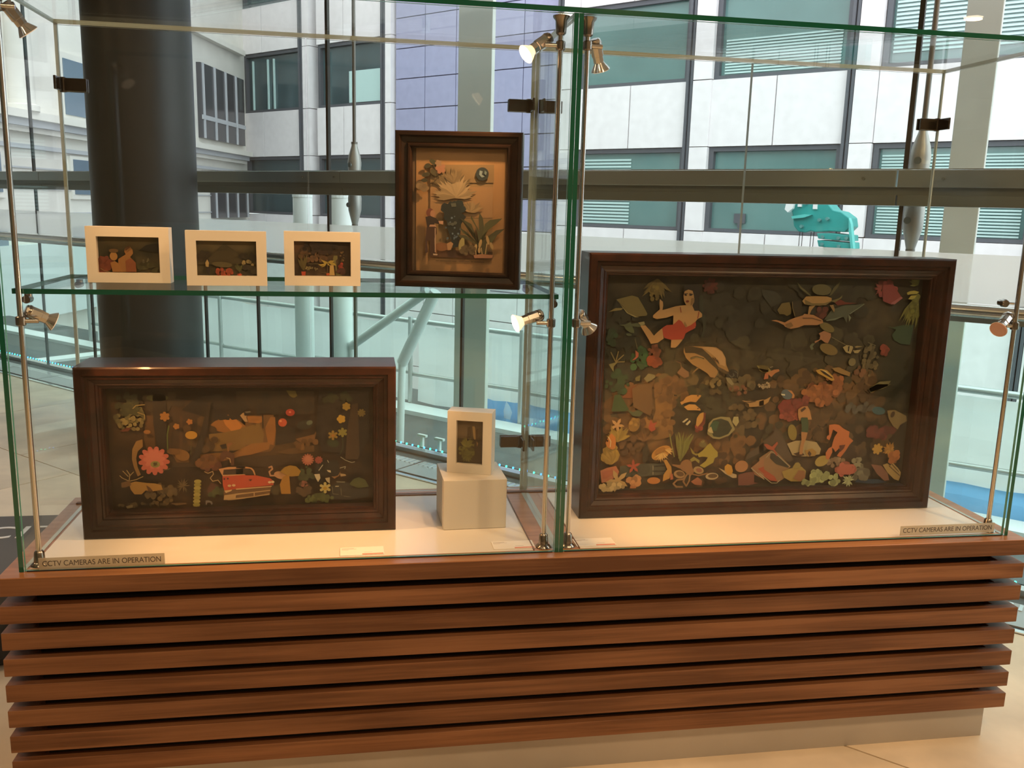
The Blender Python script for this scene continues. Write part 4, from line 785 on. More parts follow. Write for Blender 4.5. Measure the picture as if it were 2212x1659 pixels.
  ('lobster_cutout', 4, [('p','a04a30',[526.4,183.5,535.1,185.5,551.4,176.6,565.6,191.4,568.4,184.9,558.6,170,568.9,154.7,567.2,148.3,556.8,165.7,538.6,170.4])]),
  ('lemon_cutout', 4, [('e','a08a48',703.7,132.5,15.2,20.7,-70),('p','8c7a38',[617.1,116.8,624.9,129.7,633.8,130.6,641.3,122.8,639.8,114.1,619.7,112.4])]),
  ('fruit_shell_cutout', 4, [('p','98803c',[586.8,104.4,608.5,112.6,643.9,118.4,658.8,105,658.4,85.2,648.1,74.5,616.4,75.2,595.1,86.7]),('p','8a5a34',[622.3,83.9,635.9,107.7,654.2,105.1,658.2,87.4,643.5,74.6])]),
  ('grape_shell_cutout', 5, [('d','9aa06c',697.4,89.5,28.3,15.2,26,7.4),('d','8c9464',667.2,72.7,19.5,7.8,14,4.8),('d','9aa06c',746.5,77.3,19.7,13.2,14,6.6),('t','a0a47a',788,76.3,24.3,0,340,12,4.4)]),
  ('pink_coral_cutout', 4, [('d','ac5a48',777.1,106.7,26.5,15.5,20,7.9),('p','ac5a48',[749.3,109.5,768.6,122.3,793.9,121.8,803.2,99.5,792.6,90.9,755.5,94])]),
  ('pale_coral_cutout', 3, [('d','7f7a62',814.6,116.1,17.8,20,16,6.7),('d','6f6a58',829.1,89.2,26.8,13.4,16,7.6),('d','8a7056',746.6,128.6,28.5,11,20,5.7)]),
  ('blue_base_cutout', 2, [('p','2c4458',[814.6,66.4,820.6,75.2,886,73.6,915.3,63.9,868.8,60.6])]),
  ('hand_cutout', 4, [('p','a58850',[891.6,117.5,905.1,121.7,915.3,114.8,921.3,123.6,939.5,107.6,950.6,93.9,949.8,80.5,946.4,69.4,931.7,74.2,908.2,94.9]),('s','4a3418',1.9,[919.4,119.1,943.2,96.3]),('s','4a3418',1.9,[910.6,114.9,946.9,85.1]),('p','7d5240',[854.1,120.5,887.2,115.4,908.5,92.7,915.5,72.4,901.7,70.5,876,91.2])]),
  ('yellow_flower_cutout', 4, [('f','b08a3a',870,164.4,16.9,11.2,7,0),('t','a87830',907.5,161.5,24.9,0,340,16,5.9),('d','a0602e',921.8,139.1,13.6,13.6,10,7.7)]),
  ('skull_cutout', 2, [('p','7c6a44',[890.9,274.2,913.8,276.1,950.8,258.3,955,242.9,935.3,232.2,929.9,219.1,914.8,228.1,898.4,250.2]),('e','3a2a1a',908.4,263.1,5.9,9.1,-20)]),
  ('wine_coral_cutout', 1, [('d','5a2420',876.8,210.4,40.5,15.8,36,8.1),('d','4a4a44',809.4,278.8,44.4,24.4,16,6.7),('e','2c5560',865,273.8,20.2,11.2,-10)]),
  ('orange_coral_cutout', 2, [('d','8a542e',681.6,317,47.7,26,34,7.4),('d','91592f',657.6,334.2,28.1,12.9,12,7.3)]),
  ('long_fish_cutout', 2, [('p','6a6440',[826.4,337.3,850.1,350,893.7,349.8,869.9,337,834.3,327.6])]),
  ('yellow_fish_cutout', 4, [('p','b2803f',[276.9,306,285.2,308,292.9,319.3,307.4,325.4,335.2,324.1,334.4,320,321.6,304.5,306.5,306.7,289.8,302.7,281.6,297.6]),('p','bd8b45',[288.4,292.4,302.8,299.5,319.9,298.3,335.7,285.6,336,281.5,321,282.7,299.6,282.9]),('p','b98a45',[326.8,260.7,334.5,273.1,344.9,277.2,345.9,262.5,342.5,250,330.6,236.5,325.9,241.8]),('e','3a2814',325.7,322.7,2.4,1.6,0),('e','3a2814',328.1,287.8,2,1.6,0)]),
  ('striped_fish_cutout', 4, [('p','1b1712',[284.6,252.8,296.8,262.1,312.2,254.6,315.2,241.9,300.3,240,287.1,246.5]),('p','bcae88',[285.8,250.7,299,261,303.4,258.8,291.2,248.5]),('p','bcae88',[295.8,244.3,306.8,255.7,310.3,251.4,301.3,241.1])]),
  ('red_squid_cutout', 3, [('p','7c3524',[327.3,236.9,344,274.5,352.6,274.4,352.5,245,340.8,228.3,330.3,224.2]),('d','8a3a2a',336.2,232.6,10.2,8.2,8,4.5)]),
  ('broken_mirror_cutout', 4, [('p','8f8458',[360,216,362.2,245.5,374.2,258,395.3,264,421.5,261.6,439.3,227.5,423.2,210.8,395.7,200.6,378.2,203]),('p','26301f',[366,237,374.5,253.8,395.7,258.8,417.9,251.1,430.3,231.9,420.7,215.1,395.3,205.9,377.7,209.4]),('p','2c5038',[366.8,241.2,378.8,253.7,392.1,249.3,385.3,224.1,372.2,226.4]),('p','a59a6a',[432.2,263.6,445.2,263.4,448.6,248.6,440.8,236,429,248.9]),('p','baa878',[359.2,226.6,369.2,237,377.1,217.9,366.1,220.2])]),
  ('shrimp_cutout', 3, [('p','a8814e',[453.8,307.9,482.3,304.5,517.2,310.5,518.7,293.6,494.5,289.7,477,289.8,474.1,298.3]),('s','4a3820',2.2,[456.3,303.7,478.1,302.5,493.2,305.5])]),
  ('shrimp_cutout', 3, [('p','a8814e',[504.3,304.3,523.5,310.5,537.1,317.7,530.8,302,516.3,292.6,505.6,289.5])]),
  ('star_cutout', 4, [('f','ac8558',105.2,243.7,20.8,5.9,5,100)]),
  ('yellow_coral_cutout', 4, [('t','8c7434',106.4,199.1,51.5,20,160,22,6.7),('d','97792f',89.3,163.9,21.7,25.7,34,6.7),('t','9a7c3a',92.8,136.6,43.5,40,150,16,8.7)]),
  ('clown_fish_cutout', 5, [('p','b87234',[74.5,196.2,82,212.7,89.8,222.9,100.7,212.4,103.7,195.7,102.3,181.2,94.2,177.1,81.4,183.6]),('s','cbb58a',2.5,[82,212.7,88.9,200.1,87.5,185.6]),('e','2a1a10',79.4,202.4,2.4,2.8,0)]),
  ('urchin_cutout', 3, [('e','80602f',153,243.4,15.9,18.9,-10),('d','8a6a34',154.9,247.6,13.9,13.9,12,4)]),
  ('red_star_cutout', 4, [('p','94402c',[197.3,260.2,203.3,247.6,216.8,251.6,209.1,239.2,213.8,230.8,201.5,224.7,194.8,231.1,192.2,239.4,196,247.7]),('f','a04632',156.2,128.9,20.9,5.2,5,60)]),
  ('green_tube_cutout', 3, [('p','24401f',[88.5,281.4,94.7,324.4,108.9,328.4,136,287.1,128,281]),('p','3f4a30',[129.8,287.2,149,278.7,173.4,290.8,182.1,284.5,166.4,266.1,147.4,268.4]),('s','5a3020',2.9,[161.1,342.3,164.8,295]),('p','5c4326',[141.4,342.4,161.5,354.6,194.9,354.4,202.7,292.6,195.7,267.8,148.2,293.2])]),
  ('mushroom_anemone_cutout', 5, [('p','b08036',[239.3,144.9,247.7,146.8,262.9,125.3,265.1,108.2,259.6,93.4,240.8,85.3,241.8,104.5,251.6,119.2]),('e','b57f3a',231.6,166.2,29.2,17.1,28),('t','caa05c',233.6,168.3,30.2,-30,-150,24,2.4),('t','caa05c',241.7,174.4,26.2,20,-40,10,2.4),('e','9c6a2c',227,172.6,16.1,7,28)]),
  ('green_weed_cutout', 3, [('t','6a6a30',288.7,140.2,87.3,62,105,24,6.1),('s','7a783a',3,[283.8,148.8,287.5,191.1,279.1,220.8]),('s','7a783a',3,[294.3,152.8,297.9,195.2,315.9,216]),('s','7a783a',3,[270.6,153.3,259.7,191.6,253.8,216.9])]),
  ('yellow_frog_cutout', 5, [('p','a09038',[334.8,160,349.2,170.3,361.1,185,369.3,191.2,381.2,176.1,392.9,165.3,393.8,152.4,385.4,148.3,382,135.6,357,121.1,343.5,127.8,359.9,140.3,365.7,150.9,350.4,153.3,339.7,151.4]),('p','8a7a30',[311.8,181.6,328.2,162.2,336.8,162.1,332.9,155.8,319.5,162.4]),('e','6d6238',348,187.3,11.3,8.2,-10),('p','8a8038',[314.2,145.5,324.4,153.8,342.5,142.8,340.9,134.3,329.5,143.1,319,139]),('t','8a7a48',347.7,191.6,14.3,60,150,5,2.5)]),
  ('statue_head_cutout', 2, [('p','4a4c40',[120,128.1,161.9,133.5,247.1,133.8,253.4,101.7,176.7,97.1,121.5,98.4]),('e','3a3d34',188.3,118.1,18,16,0),('s','9c9478',1.7,[213.2,128.2,214.7,102.6]),('s','1f221d',4.3,[217.6,126,247.5,127.4]),('s','1f221d',3,[212,113.3,248.4,112.5])]),
  ('pink_shell_cutout', 5, [('p','b06a4c',[63.6,119.1,82,127.1,106.9,131.8,116.1,115.8,112.5,103.3,88,89,69.3,85.3]),('p','a85c44',[67.9,116.9,96.9,122.6,101.8,107.7,73,95.7])]),
  ('white_star_cutout', 6, [('f','b0905e',112.3,91.4,33.7,7.5,5,78),('d','b39a6c',98.4,74.8,31.7,9.1,30,5.9),('d','b07a4c',161,88.1,17.9,12,16,6.8)]),
  ('orange_shell_cutout', 6, [('e','b4702f',214,89,18.5,9.6,-3),('p','a85a38',[259.8,109.2,266.3,106.9,269.4,91.9,261,90]),('p','a86a3c',[148.8,77.8,167.8,79.5,164.1,68.9,147.2,69.3])]),
  ('octopus_cutout', 6, [('e','8a6038',303.5,129.5,16.7,17.3,-20),('p','8a6038',[293,125.5,318.6,129.2,328.4,111.9,318.5,99.3,304.9,108.1]),('s','8f6a44',4.8,[309.4,105.9,297.4,91.2,280.3,89.5,270.2,79,279.4,70.2,296.7,69.8]),('s','8f6a44',4.3,[316,103.6,315,86.5,307.4,71.7,297.9,84.8,305.2,103.9]),('s','8a6038',3.9,[322.3,105.6,340,100.9,365.6,106.8]),('p','8a6038',[289,121.3,264.9,130.3,262.4,134.6,288.3,132])]),
  ('oyster_cutout', 6, [('e','9c7a50',285.7,105.4,16.2,11.2,-15),('e','5e4226',287.8,106.4,11.2,6.5,-15),('e','a08458',340,115.9,15.3,10.2,-20),('e','8f5a48',341.1,115.9,9.2,5.7,-20),('e','b49c74',379.3,97.9,18.5,9.9,0),('e','5a4228',381.4,98.9,13.6,6.2,0),('p','9a5a3c',[319.5,84.2,338.1,96.7,351.9,85.6,350.6,72.7,330.9,75.4])]),
  ('lemon_slice_cutout', 6, [('p','b9a078',[397.2,121.1,417.5,112,451.3,100.5,451.9,91.8,441,91,418.1,103.4]),('p','c08c2c',[414.3,125,422.5,132.3,433.9,126.7,439.4,111.5,435.9,100.8,424.9,101.1,415.1,114.2])]),
  ('sand_dollar_cutout', 6, [('e','a8744a',463.7,123.9,19.2,16.7,0),('p','6e3a2c',[455.7,100.4,479.4,106.3,501.4,108,503.9,77.6,517.4,75,486.8,69.3,458.1,70])]),
  ('red_car_cutout', 3, [('p','4c3f30',[481.3,155.6,527.6,189.2,529.8,163.3,476.1,138.5]),('p','9a6a4a',[495.6,116.5,531.2,146,536.6,82.9,508.3,96.6]),('p','a2442a',[515.7,113.8,533.4,120,535.3,98.2]),('s','b0a080',2.2,[495.6,116.5,536.6,82.9])]),
  ('brown_anemone_cutout', 2, [('t','6a4a2a',183.8,196.3,40,20,160,16,2.4),('d','5a3f24',142.3,184.5,31.8,25.9,20,6.8),('p','2f2a1c',[180.8,175.4,192.5,192,200.4,166.6,191.4,137.1,182.8,139.4])]),
 ],
 'LF': [
  ('painted_clearing', 0, [('p','3a2713',[156,329.2,377.1,327.3,372.1,156.7,147.9,161.6]),('p','8f5c28',[292.6,265.5,321,288.7,335.8,290.5,361.1,274.5,375.2,262.4,374.6,240.6,341.6,241.2,308.6,249.6]),('p','b87432',[319.2,288.7,337.6,289.5,352.1,280.5,368.2,262.5,360.3,248.8,341.8,249.1,327.6,265.1]),('p','7a5a2b',[288.1,242,323.2,245.4,375.1,256.5,373.5,204.8,347.7,199.3,290.2,198.4]),('p','7e5426',[266,190.9,303,194.2,343.8,193.4,373.7,208.8,373.1,188.8,339.5,177.5,264.8,161.1]),('p','54381b',[143.4,290.8,161.3,290.6,163,173.1,148.5,173.4,136.9,232.6]),('p','4a3018',[222.5,289.9,228,289.8,225.2,179.8,216.1,180]),('p','6a4823',[193.6,208.1,237.2,205.3,239.5,171.6,210.2,172.2]),('p','1a120a',[226.7,303.4,258.7,332.2,326.6,347.2,325.1,302.4,269.8,289.3]),('d','241a0e',316.2,308.3,50.9,27.4,34,9.8),('d','2c2010',180.8,325.2,51.5,15.8,26,8.7),('d','4c3418',263.8,230.5,39.3,51.1,24,7.9)]),
  ('painted_clearing', 0, [('p','6e4a22',[353.1,256.8,380,288,443.3,289.3,449.1,215.5,433.6,195.7,350.8,185.3]),('p','a86c30',[379.9,286.1,415.2,285.6,418.7,273.7,409.2,267.9,383.2,270.2]),('p','96602b',[421.9,255.8,435.7,283.4,446.9,283.3,448,247.5,441.5,211.6,428.4,215.9]),('p','7e5e2e',[364.2,256.7,409.2,267.9,419.7,240,415.3,216.1,362.9,213]),('p','92602c',[351.2,197.3,389.1,216.5,434.2,219.8,430,201.8,388.3,188.5,350.8,183.3]),('p','5c401f',[444.9,193.5,482.9,202.9,540.2,209.9,539.9,193.7,482.6,186.7]),('p','3e2b16',[350.7,181.3,520.7,190.1,543.3,165.3,425.1,155.6,350,159.2]),('p','2a1e10',[450.3,267.4,495.3,254.8,494.6,218.7,445.3,211.6]),('p','76502a',[494.8,226.8,540.6,238.1,548.5,254.1,540.3,218,509.7,214.5]),('p','342513',[355.9,348.9,542.3,347.6,541.4,290.1,447.1,289.2,391.5,301.7,355.3,327.5]),('d','2c2212',447.7,314.9,85.6,23.3,44,9.7),('d','6e4a22',521.2,214.3,27.2,11.6,16,5),('s','2a1e10',3,[417.2,289.6,417.3,255.9]),('s','3a2814',3.8,[458.4,291.1,457.8,267.3])]),
  ('leaf_cutout', 1, [('e','4c4a24',172.9,334.5,25.8,8.3,0)]),
  ('ivy_cutout', 1, [('d','5c5430',108.2,288,33.9,33.9,60,4.4),('d','35351c',106.2,318.8,29.9,25.9,40,5.2),('s','8a7444',2.1,[116.4,309.1,123.9,316.7,143.6,318.4]),('s','8a7444',2.1,[126.6,299.4,142.3,293.4,141.8,283.7]),('d','7c6c40',111,272.5,29.9,15.9,26,3.6)]),
  ('bird_cutout', 2, [('p','5f2a1a',[84,254.3,100.4,262.7,111,261.6,103.5,254,92.8,252.2]),('e','8a5a2a',146.3,251.4,7.9,5,0)]),
  ('tree_trunk_cutout', 1, [('p','241a10',[162.6,343.2,193,343,189.8,193.1,168.1,193.6,161,271.9]),('p','2c2013',[291.6,324.8,297.1,324.7,285.2,250.6,260,166,243.7,172.3,264.3,231.2])]),
  ('small_flower_cutout', 2, [('f','8f5d26',188.4,288.7,12.3,8.3,6,0),('f','9a6428',214.3,264.1,7.9,5.5,5,0),('f','a0642c',245.6,275.3,7.9,5.1,5,0),('s','4f5a24',2.9,[197.3,266.2,192.6,242.9,192,207.7])]),
  ('yellow_flower_cutout', 3, [('e','b0802c',248.4,242.4,14.2,10.2,0),('s','55502a',1.5,[248.9,233,245.5,193.6])]),
  ('mushroom_cutout', 1, [('e','7c5528',224.3,190.5,17.7,13.8,-20),('e','6b4722',204.7,200.8,15.8,7.9,0)]),
  ('pitcher_plant_cutout', 3, [('p','8a6430',[110.8,209.9,120.7,229.2,135.3,233.8,135.2,215.3,123,203.8,118.5,186.3,121,164.6,127.2,144.8,119.8,141,112.1,164.8,108.6,184.5])]),
  ('pink_flower_cutout', 5, [('f','b45a4a',160.8,181.1,36.7,27.8,13,8),('f','c06a58',161.4,185.1,25.8,18.8,10,20),('e','8a8048',163.1,172.3,11.1,8.3,0),('t','4a4020',163.2,173.2,7.9,0,350,10,1.6)]),
  ('stag_cutout', 4, [('p','9c7434',[99.9,124.6,114.5,129.2,141.3,124.5,159.3,123.1,173.6,118.8,176.7,106.7,154.8,103.3,136.8,105.8,127.3,96.1,111,96.5,102.6,108.7]),('s','a58a58',1.8,[100.2,130.5,84.5,138.8,79.5,144.8]),('s','a58a58',1.8,[100.2,130.5,102.8,146.2,96.3,158.1]),('s','a58a58',1.8,[99,142.4,87.2,156.4]),('s','a58a58',1.8,[100.2,130.5,116.5,134,133.1,141.6]),('s','a58a58',1.6,[102.7,144.2,112.2,153.9]),('p','6a4a26',[82.1,127,102.1,132.4,105.1,120.5,90.4,114.9,82.3,115.1]),('p','5a3c1e',[139.3,119.6,148,113.5,154.8,103.3,143.9,103.6])]),
  ('undergrowth_cutout', 2, [('d','5c4826',171.4,95.1,35.7,25.8,50,5.2),('t','6d5630',177.7,152.7,25.7,20,200,14,2.4),('t','5c4a28',223.5,113.7,21.7,0,330,14,2.4),('d','4a3a1e',124.6,68.4,55.7,4.4,30,2.8),('p','7a6a48',[88.2,65.4,104.7,68.9,104.3,62,91.5,59.3]),('p','6c5030',[192.2,70.4,229,70.4,230.7,67.3,206.7,64]),('d','6a4222',282.9,176.2,21.6,15.7,20,5.9)]),
  ('caterpillar_cutout', 5, [('e','9a8c44',260,126.5,8.7,5.1,0),('e','8c8038',259.3,118.1,8.7,5.1,0),('e','9a8c44',258.6,109.7,8.7,5.1,0),('e','8c8038',257.9,101.3,8.7,5.1,0),('e','9a8c44',257.2,92.9,8.7,5.1,0),('e','8c8038',256.5,84.5,8.7,5.1,0),('e','9a8c44',255.8,76.1,8.7,5.1,0),('e','8c8038',255.1,67.6,8.7,5.1,0),('p','8c8038',[249.9,71.6,261.9,71.3,261.6,63.2,248.7,63.6])]),
  ('snake_cutout', 3, [('s','a8885c',2,[275.9,149.3,284,145.1,295.3,149.9,296.9,142.9,289.1,133,294.4,124.9,307.5,127.6,313.6,118.4])]),
  ('small_dog_cutout', 5, [('p','6a6058',[276.9,76.9,282.5,77.7,291.6,74.4,293.2,68.3,290.3,65.4,287.8,71.5,280.4,71.7,279.2,65.7,276.5,66.8])]),
  ('rider_cutout', 3, [('p','5a3320',[315.2,192.3,323,202.1,334,199.9,348.5,191.7,345.8,163.8,338.4,163.9,337.1,181.9,326,182.1,316.4,172.4,313,180.4]),('p','231812',[314.2,216.1,329.1,219.8,330.5,207.9,319.4,206.1]),('p','8a5a34',[331.8,219.7,344,223.5,343.8,217.6,336.2,211.7,335.8,199.8,332.1,199.9]),('s','c0a070',1.7,[329.7,184.1,337.1,181.9,338.6,171.9])]),
  ('red_plant_cutout', 2, [('d','6a3824',289.8,164.2,23.5,9.8,18,5.9),('p','532c1e',[280.3,104.3,290.1,120.1,308.4,113.6,300.3,93.6,281.5,88.1]),('d','454a22',304,93.6,17.6,13.7,16,5.1)]),
  ('red_car_cutout', 5, [('p','c08a5c',[310.2,157.2,333.5,161.7,374,161.6,373.8,157.8,322.2,154.9,319.9,142,373.4,142.8,373.3,138.8,319.7,138]),('p','3a2818',[322.1,153.9,373.8,156.8,373.4,142.8,320.8,142.4]),('p','b8452a',[318.8,138,373.3,140.8,372.3,106.6,322.2,101.8,319,116]),('p','6a4a2a',[320.4,101.9,372.3,106.6,371.9,92.4,319.8,83.7]),('p','b08c5c',[321.8,89.7,349.9,93,351.4,80.8,330.7,77.4,319.6,77.7]),('p','b08c5c',[346.2,93.1,372,95.5,371.9,92.4,349.8,89]),('p','a88456',[330.8,79.4,371.7,83.3,371.6,79.9,330.7,76.4]),('e','d0a878',334.7,114,4.3,3.1,0),('e','d0a878',345,114.9,4.3,3.1,0),('p','c8a070',[322.2,101.8,340.9,104.4,338.9,100.4,325.7,95.7]),('e','2a1a10',323.2,131.9,2,2.3,0),('e','2a1a10',331.6,132.7,2,2.3,0)]),
  ('red_car_cutout', 5, [('p','c08a5c',[351.9,161.7,376.1,161.6,389.1,158.5,394.5,152.3,397.9,140.2,395.1,139.3,390.7,151.4,385.3,156.6,351.8,158.3]),('p','3a2818',[351.8,157.3,368.5,156.5,368.1,142.9,351.3,142.3]),('p','3a2818',[374.1,155.8,388.9,152.5,393.2,141.3,371.8,141.8]),('p','b8452a',[351.3,140.3,397.9,139.2,433.3,130.3,440.7,123,440.4,112.9,350.2,106.1]),('p','6a4a2a',[350.1,104.1,434.7,109,432.6,98.9,430.4,86.8,349.4,80.9]),('p','c8a070',[350.2,106.1,436.6,111,434.7,108.6,350.1,103.1]),('p','b08c5c',[351.6,93,432.6,101,432.5,98.5,353.4,89.9]),('p','b08c5c',[349.4,81.9,387,84.9,430.5,91.9,430.4,88.8,386.9,82.3,349.3,78.9]),('p','b08c5c',[392,97,394.8,97.3,394.5,85.7,391.7,85.4]),('e','d8b890',431.2,120.9,3.9,3.1,0),('e','d8b890',438.8,121.5,3.9,3.1,0),('p','5a2018',[380.8,129.5,390.1,129.3,385.3,124.4])]),
  ('hat_bird_cutout', 3, [('p','b08a60',[364.4,290.2,372,296.9,381.1,293.9,379,284.1,382.4,274.2,375,274.3,369.7,282.3]),('p','6a6050',[375.8,299.8,388.7,301.6,390.5,297.7,379.3,295.9]),('p','1f1812',[373.8,295.9,390.4,296.7,382.9,290,375.5,290])]),
  ('berry_cutout', 4, [('e','a83422',484.3,296.9,10.9,8.9,0),('e','c05030',465.4,271.9,10.5,10.5,0),('e','e08060',483.8,298.3,2.7,2.3,0),('e','e89060',460.8,275.9,3.1,2.7,0)]),
  ('butterfly_cutout', 3, [('e','2a281c',518.7,264.5,19.4,11.6,10),('e','5a6450',530.1,270.3,7.8,5.8,20)]),
  ('yellow_petal_cutout', 2, [('p','6a5c22',[475.1,351.2,497.5,350,501.9,337.3,493.4,332.4,484.1,336.4])]),
  ('dark_trunk_cutout', 1, [('p','20170e',[553.8,350.1,675.9,349.2,675.4,224.6,651.8,184.3,559.2,194.1,544.7,246.8])]),
  ('bark_cutout', 2, [('p','45301a',[633.4,314.3,648.8,318.2,651.8,185,647.9,172.9,616.8,173.5,621.3,246.4])]),
  ('yellow_flower_cutout', 4, [('f','8a7028',620.4,310.7,10.8,7.7,6,0),('f','b08a2a',607.4,279,11.2,8.5,5,0),('f','7a6428',657.3,294.4,10.5,7,8,0),('f','8a6e28',586.9,237.8,12.8,6.6,6,0),('f','7d7430',610.3,244.9,12.4,7,6,0),('e','a06a20',586.8,237.2,3.9,3.5,0)]),
  ('leafy_stem_cutout', 2, [('e','26341c',586.5,216.7,15.5,10.7,-20),('s','2e3a20',1.9,[607.1,266.7,611.3,206.1,603.4,186]),('d','2c3018',599.2,332.5,38.7,11.6,24,5)]),
  ('pink_dahlia_cutout', 4, [('f','a8604a',524.6,175.9,15.5,11.2,14,0),('f','b87058',524.6,178,9.7,6.6,12,0),('f','8c3e34',551.3,174.8,10.1,7.4,9,0)]),
  ('flamingo_cutout', 4, [('e','b08058',457.8,137,16.5,9.7,-15),('s','b8865e',3.8,[444.5,136.3,433.2,136.5,430.6,146.7,438.3,153.6,436.6,160.6,430,157.8]),('p','96701f',[456.1,146.1,467.7,158,481,162.7,496.1,159.4,507.3,147,501.4,134.9,482.3,133.3,471,137.7]),('p','a0701f',[463.4,133.8,478.7,139.5,481.4,88.6,458.6,89.2,455.4,113.7])]),
  ('magpie_cutout', 4, [('d','151510',570.5,155.7,29.1,21.3,20,8.5),('p','c0b090',[539.6,138.1,553,138.8,554.8,127.6,548.9,117.5,543.3,127.8]),('p','a89a7a',[566.3,127.3,577.9,129.1,577.7,112.7,570.1,119]),('p','b8a888',[570.4,148.6,580,147.4,580.9,141.2,574.2,143.4]),('s','8a8470',1.9,[605.4,181.4,616.9,173.1,632.3,166.6,640.1,168.5]),('s','a8a088',1.9,[551.3,148,561,162]),('s','a8a088',1.5,[572.7,173.9,575.5,167.8]),('s','9a947c',1.7,[603.2,153,616.8,156.8,614.8,150.7])]),
  ('tulip_bud_cutout', 4, [('p','8a6236',[581.8,131,593.5,145,605.1,142.7,601.1,132.6,589.4,124.7]),('p','9c8258',[603.1,138.7,616.6,136.3,618.5,132.2,604.9,130.5])]),
  ('white_flower_cutout', 5, [('f','b0a060',566.1,102.6,15.1,7,6,0),('e','a88420',566.1,101.6,5,4.3,0),('s','4c5a26',1.9,[562.1,93.5,554.2,75.2])]),
  ('undergrowth_cutout', 3, [('d','4a5226',550.1,73.5,34.9,7.8,40,5),('d','4f3a22',512,99.1,17.5,19.4,26,5),('d','3a4224',520.4,139.7,19.4,17.5,24,5),('d','4a3c1e',447.2,100.8,15.6,17.5,20,4.7),('d','7a4a3a',512.2,109.4,11.6,9.7,8,3.1)]),
  ('green_dome_cutout', 4, [('p','4d5328',[626.1,109.4,635.9,122.6,649.5,127.4,665.1,120.8,674.8,102,647.4,98.6]),('t','565a2c',647.5,104.8,21.3,20,180,14,1.9)]),
  ('black_car_cutout', 3, [('p','23221b',[579.5,105.6,597,113.4,631.9,112.5,635.7,98,674.8,97,672.7,74.2,631.6,67.1,584.9,70.4,579.2,85]),('p','6a6450',[593.1,117.6,616.4,116,614.4,113,595,113.9]),('p','a8a080',[591.1,105.3,600.7,105.1,598.8,102.7,591,102.9]),('s','6e6850',1.2,[583.3,103.5,585,84.9,598.6,82.5]),('s','6e6850',1.2,[612.1,78,627.7,75.5]),('s','6e6850',1.2,[604.6,98.8,606.3,80.2])]),
 ],
 'UF': [
  ('paper_sheet', 0, [('p','a4743f',[45.9,327.7,84.4,328,264,328,264,242.3,264,169.8,264,38,158.2,38.3,46.9,38,46.2,188.2])]),
  ('printed_picture', 1, [('p','8c6a3c',[80.3,289.3,233.5,292.8,232.2,241.4,233.5,70.6,82.2,72.2,82.4,189.2]),('p','9a7040',[80.7,237.6,232.2,241.4,232.6,168.8,81.9,164.7]),('p','5e3c22',[82.6,90.8,234.4,88,233.5,70.6,82.7,71.5]),('p','826338',[80.8,289.4,233.5,292.8,234,251,81.1,247.3])]),
  ('engraved_palm', 2, [('t','6a5430',136,234.1,56.6,20,170,34,6.7),('t','94774a',141.3,214.9,59.1,0,190,26,7.7),('t','7a6038',135.8,248.5,38.6,30,150,18,5.7),('t','8a6c40',176.7,181.9,38.6,0,160,16,5.7)]),
  ('blossom_sprig', 3, [('e','38331c',75,286.6,8.2,5.6,20),('e','3c3a20',88.6,295.2,10.3,5.6,-30),('e','38331c',71.5,266.1,10.3,5.1,15),('e','34301a',67.9,252.8,7.7,4.6,0),('e','4a3f22',91.3,271.4,10.3,6.7,-40),('f','9a6440',106.1,281.3,13.4,8.7,5,0),('f','8c6a44',101,293.1,8.7,5.6,5,0),('s','4a3c22',1.7,[88.6,290.5,101.3,262,89.1,247.3]),('d','7c5f38',66.7,239.6,15.4,7.7,8,5.6)]),
  ('globe_cutout', 3, [('e','1f2c28',206.3,270.5,15.5,15.5,0),('p','7d8470',[200,278.7,207.4,276.5,205.1,269.3,212.6,264.7,205.2,262.1,198.9,269.1]),('p','6a745f',[212.3,279,217.3,274.3,215,267.1,211.2,271.8])]),
  ('dark_armour_cutout', 4, [('d','16241f',137.6,183.3,23.1,18,26,7.7),('p','14201b',[126.2,197.6,142.2,204,154.8,195.9,157.5,179,170.1,169.6,158,152.3,155.9,122.9,151.3,98.2,138.8,95.3,133.5,117.3,124.4,141.6,122.8,170.8]),('p','14201b',[113.8,192.4,124.9,197.5,130.3,166.1,117.8,165.8]),('d','55605a',138.1,141.9,18,33.4,16,1.8),('p','4c4c38',[132.3,200.1,144.8,201.7,146.1,193.2,134.9,191.7]),('d','4a4a38',138,152.9,12.9,2.6,6,3.1)]),
  ('standing_figure_cutout', 5, [('e','6a3522',83.2,177,9.8,10.3,0),('e','a06c44',89.5,174.8,6.2,8.7,0),('p','241711',[72,167,83.3,169.7,95.8,165.2,108.4,155.8,103.5,150.8,93.4,152.9,96,143.3,76,142.7]),('p','3a2014',[74.7,142.7,98.5,143.3,99.9,128.7,93.8,116.2,96.7,76.9,84.1,74.1,83.8,111,76.3,110.8,79,83.8,71.5,79.9,72.5,110.7]),('p','a87850',[83.4,149,96,149.4,98.5,144.5,81,144.1]),('s','b08860',2,[96,140.8,96.6,84.3]),('p','a87850',[103.4,158.1,115.9,158.4,114.7,149.9,105.9,152.1]),('p','b89468',[91.6,80.5,103,79.6,101.7,76.6,91.7,76.8])]),
  ('dog_cutout', 5, [('e','7c4c26',111.6,97.1,17.5,10.3,0),('p','9a6c3e',[124,104.8,134,110.1,140.3,105.3,134.2,90.4,126.7,88.9]),('s','7c4c26',2.5,[99.1,89.3,99.2,81.9])]),
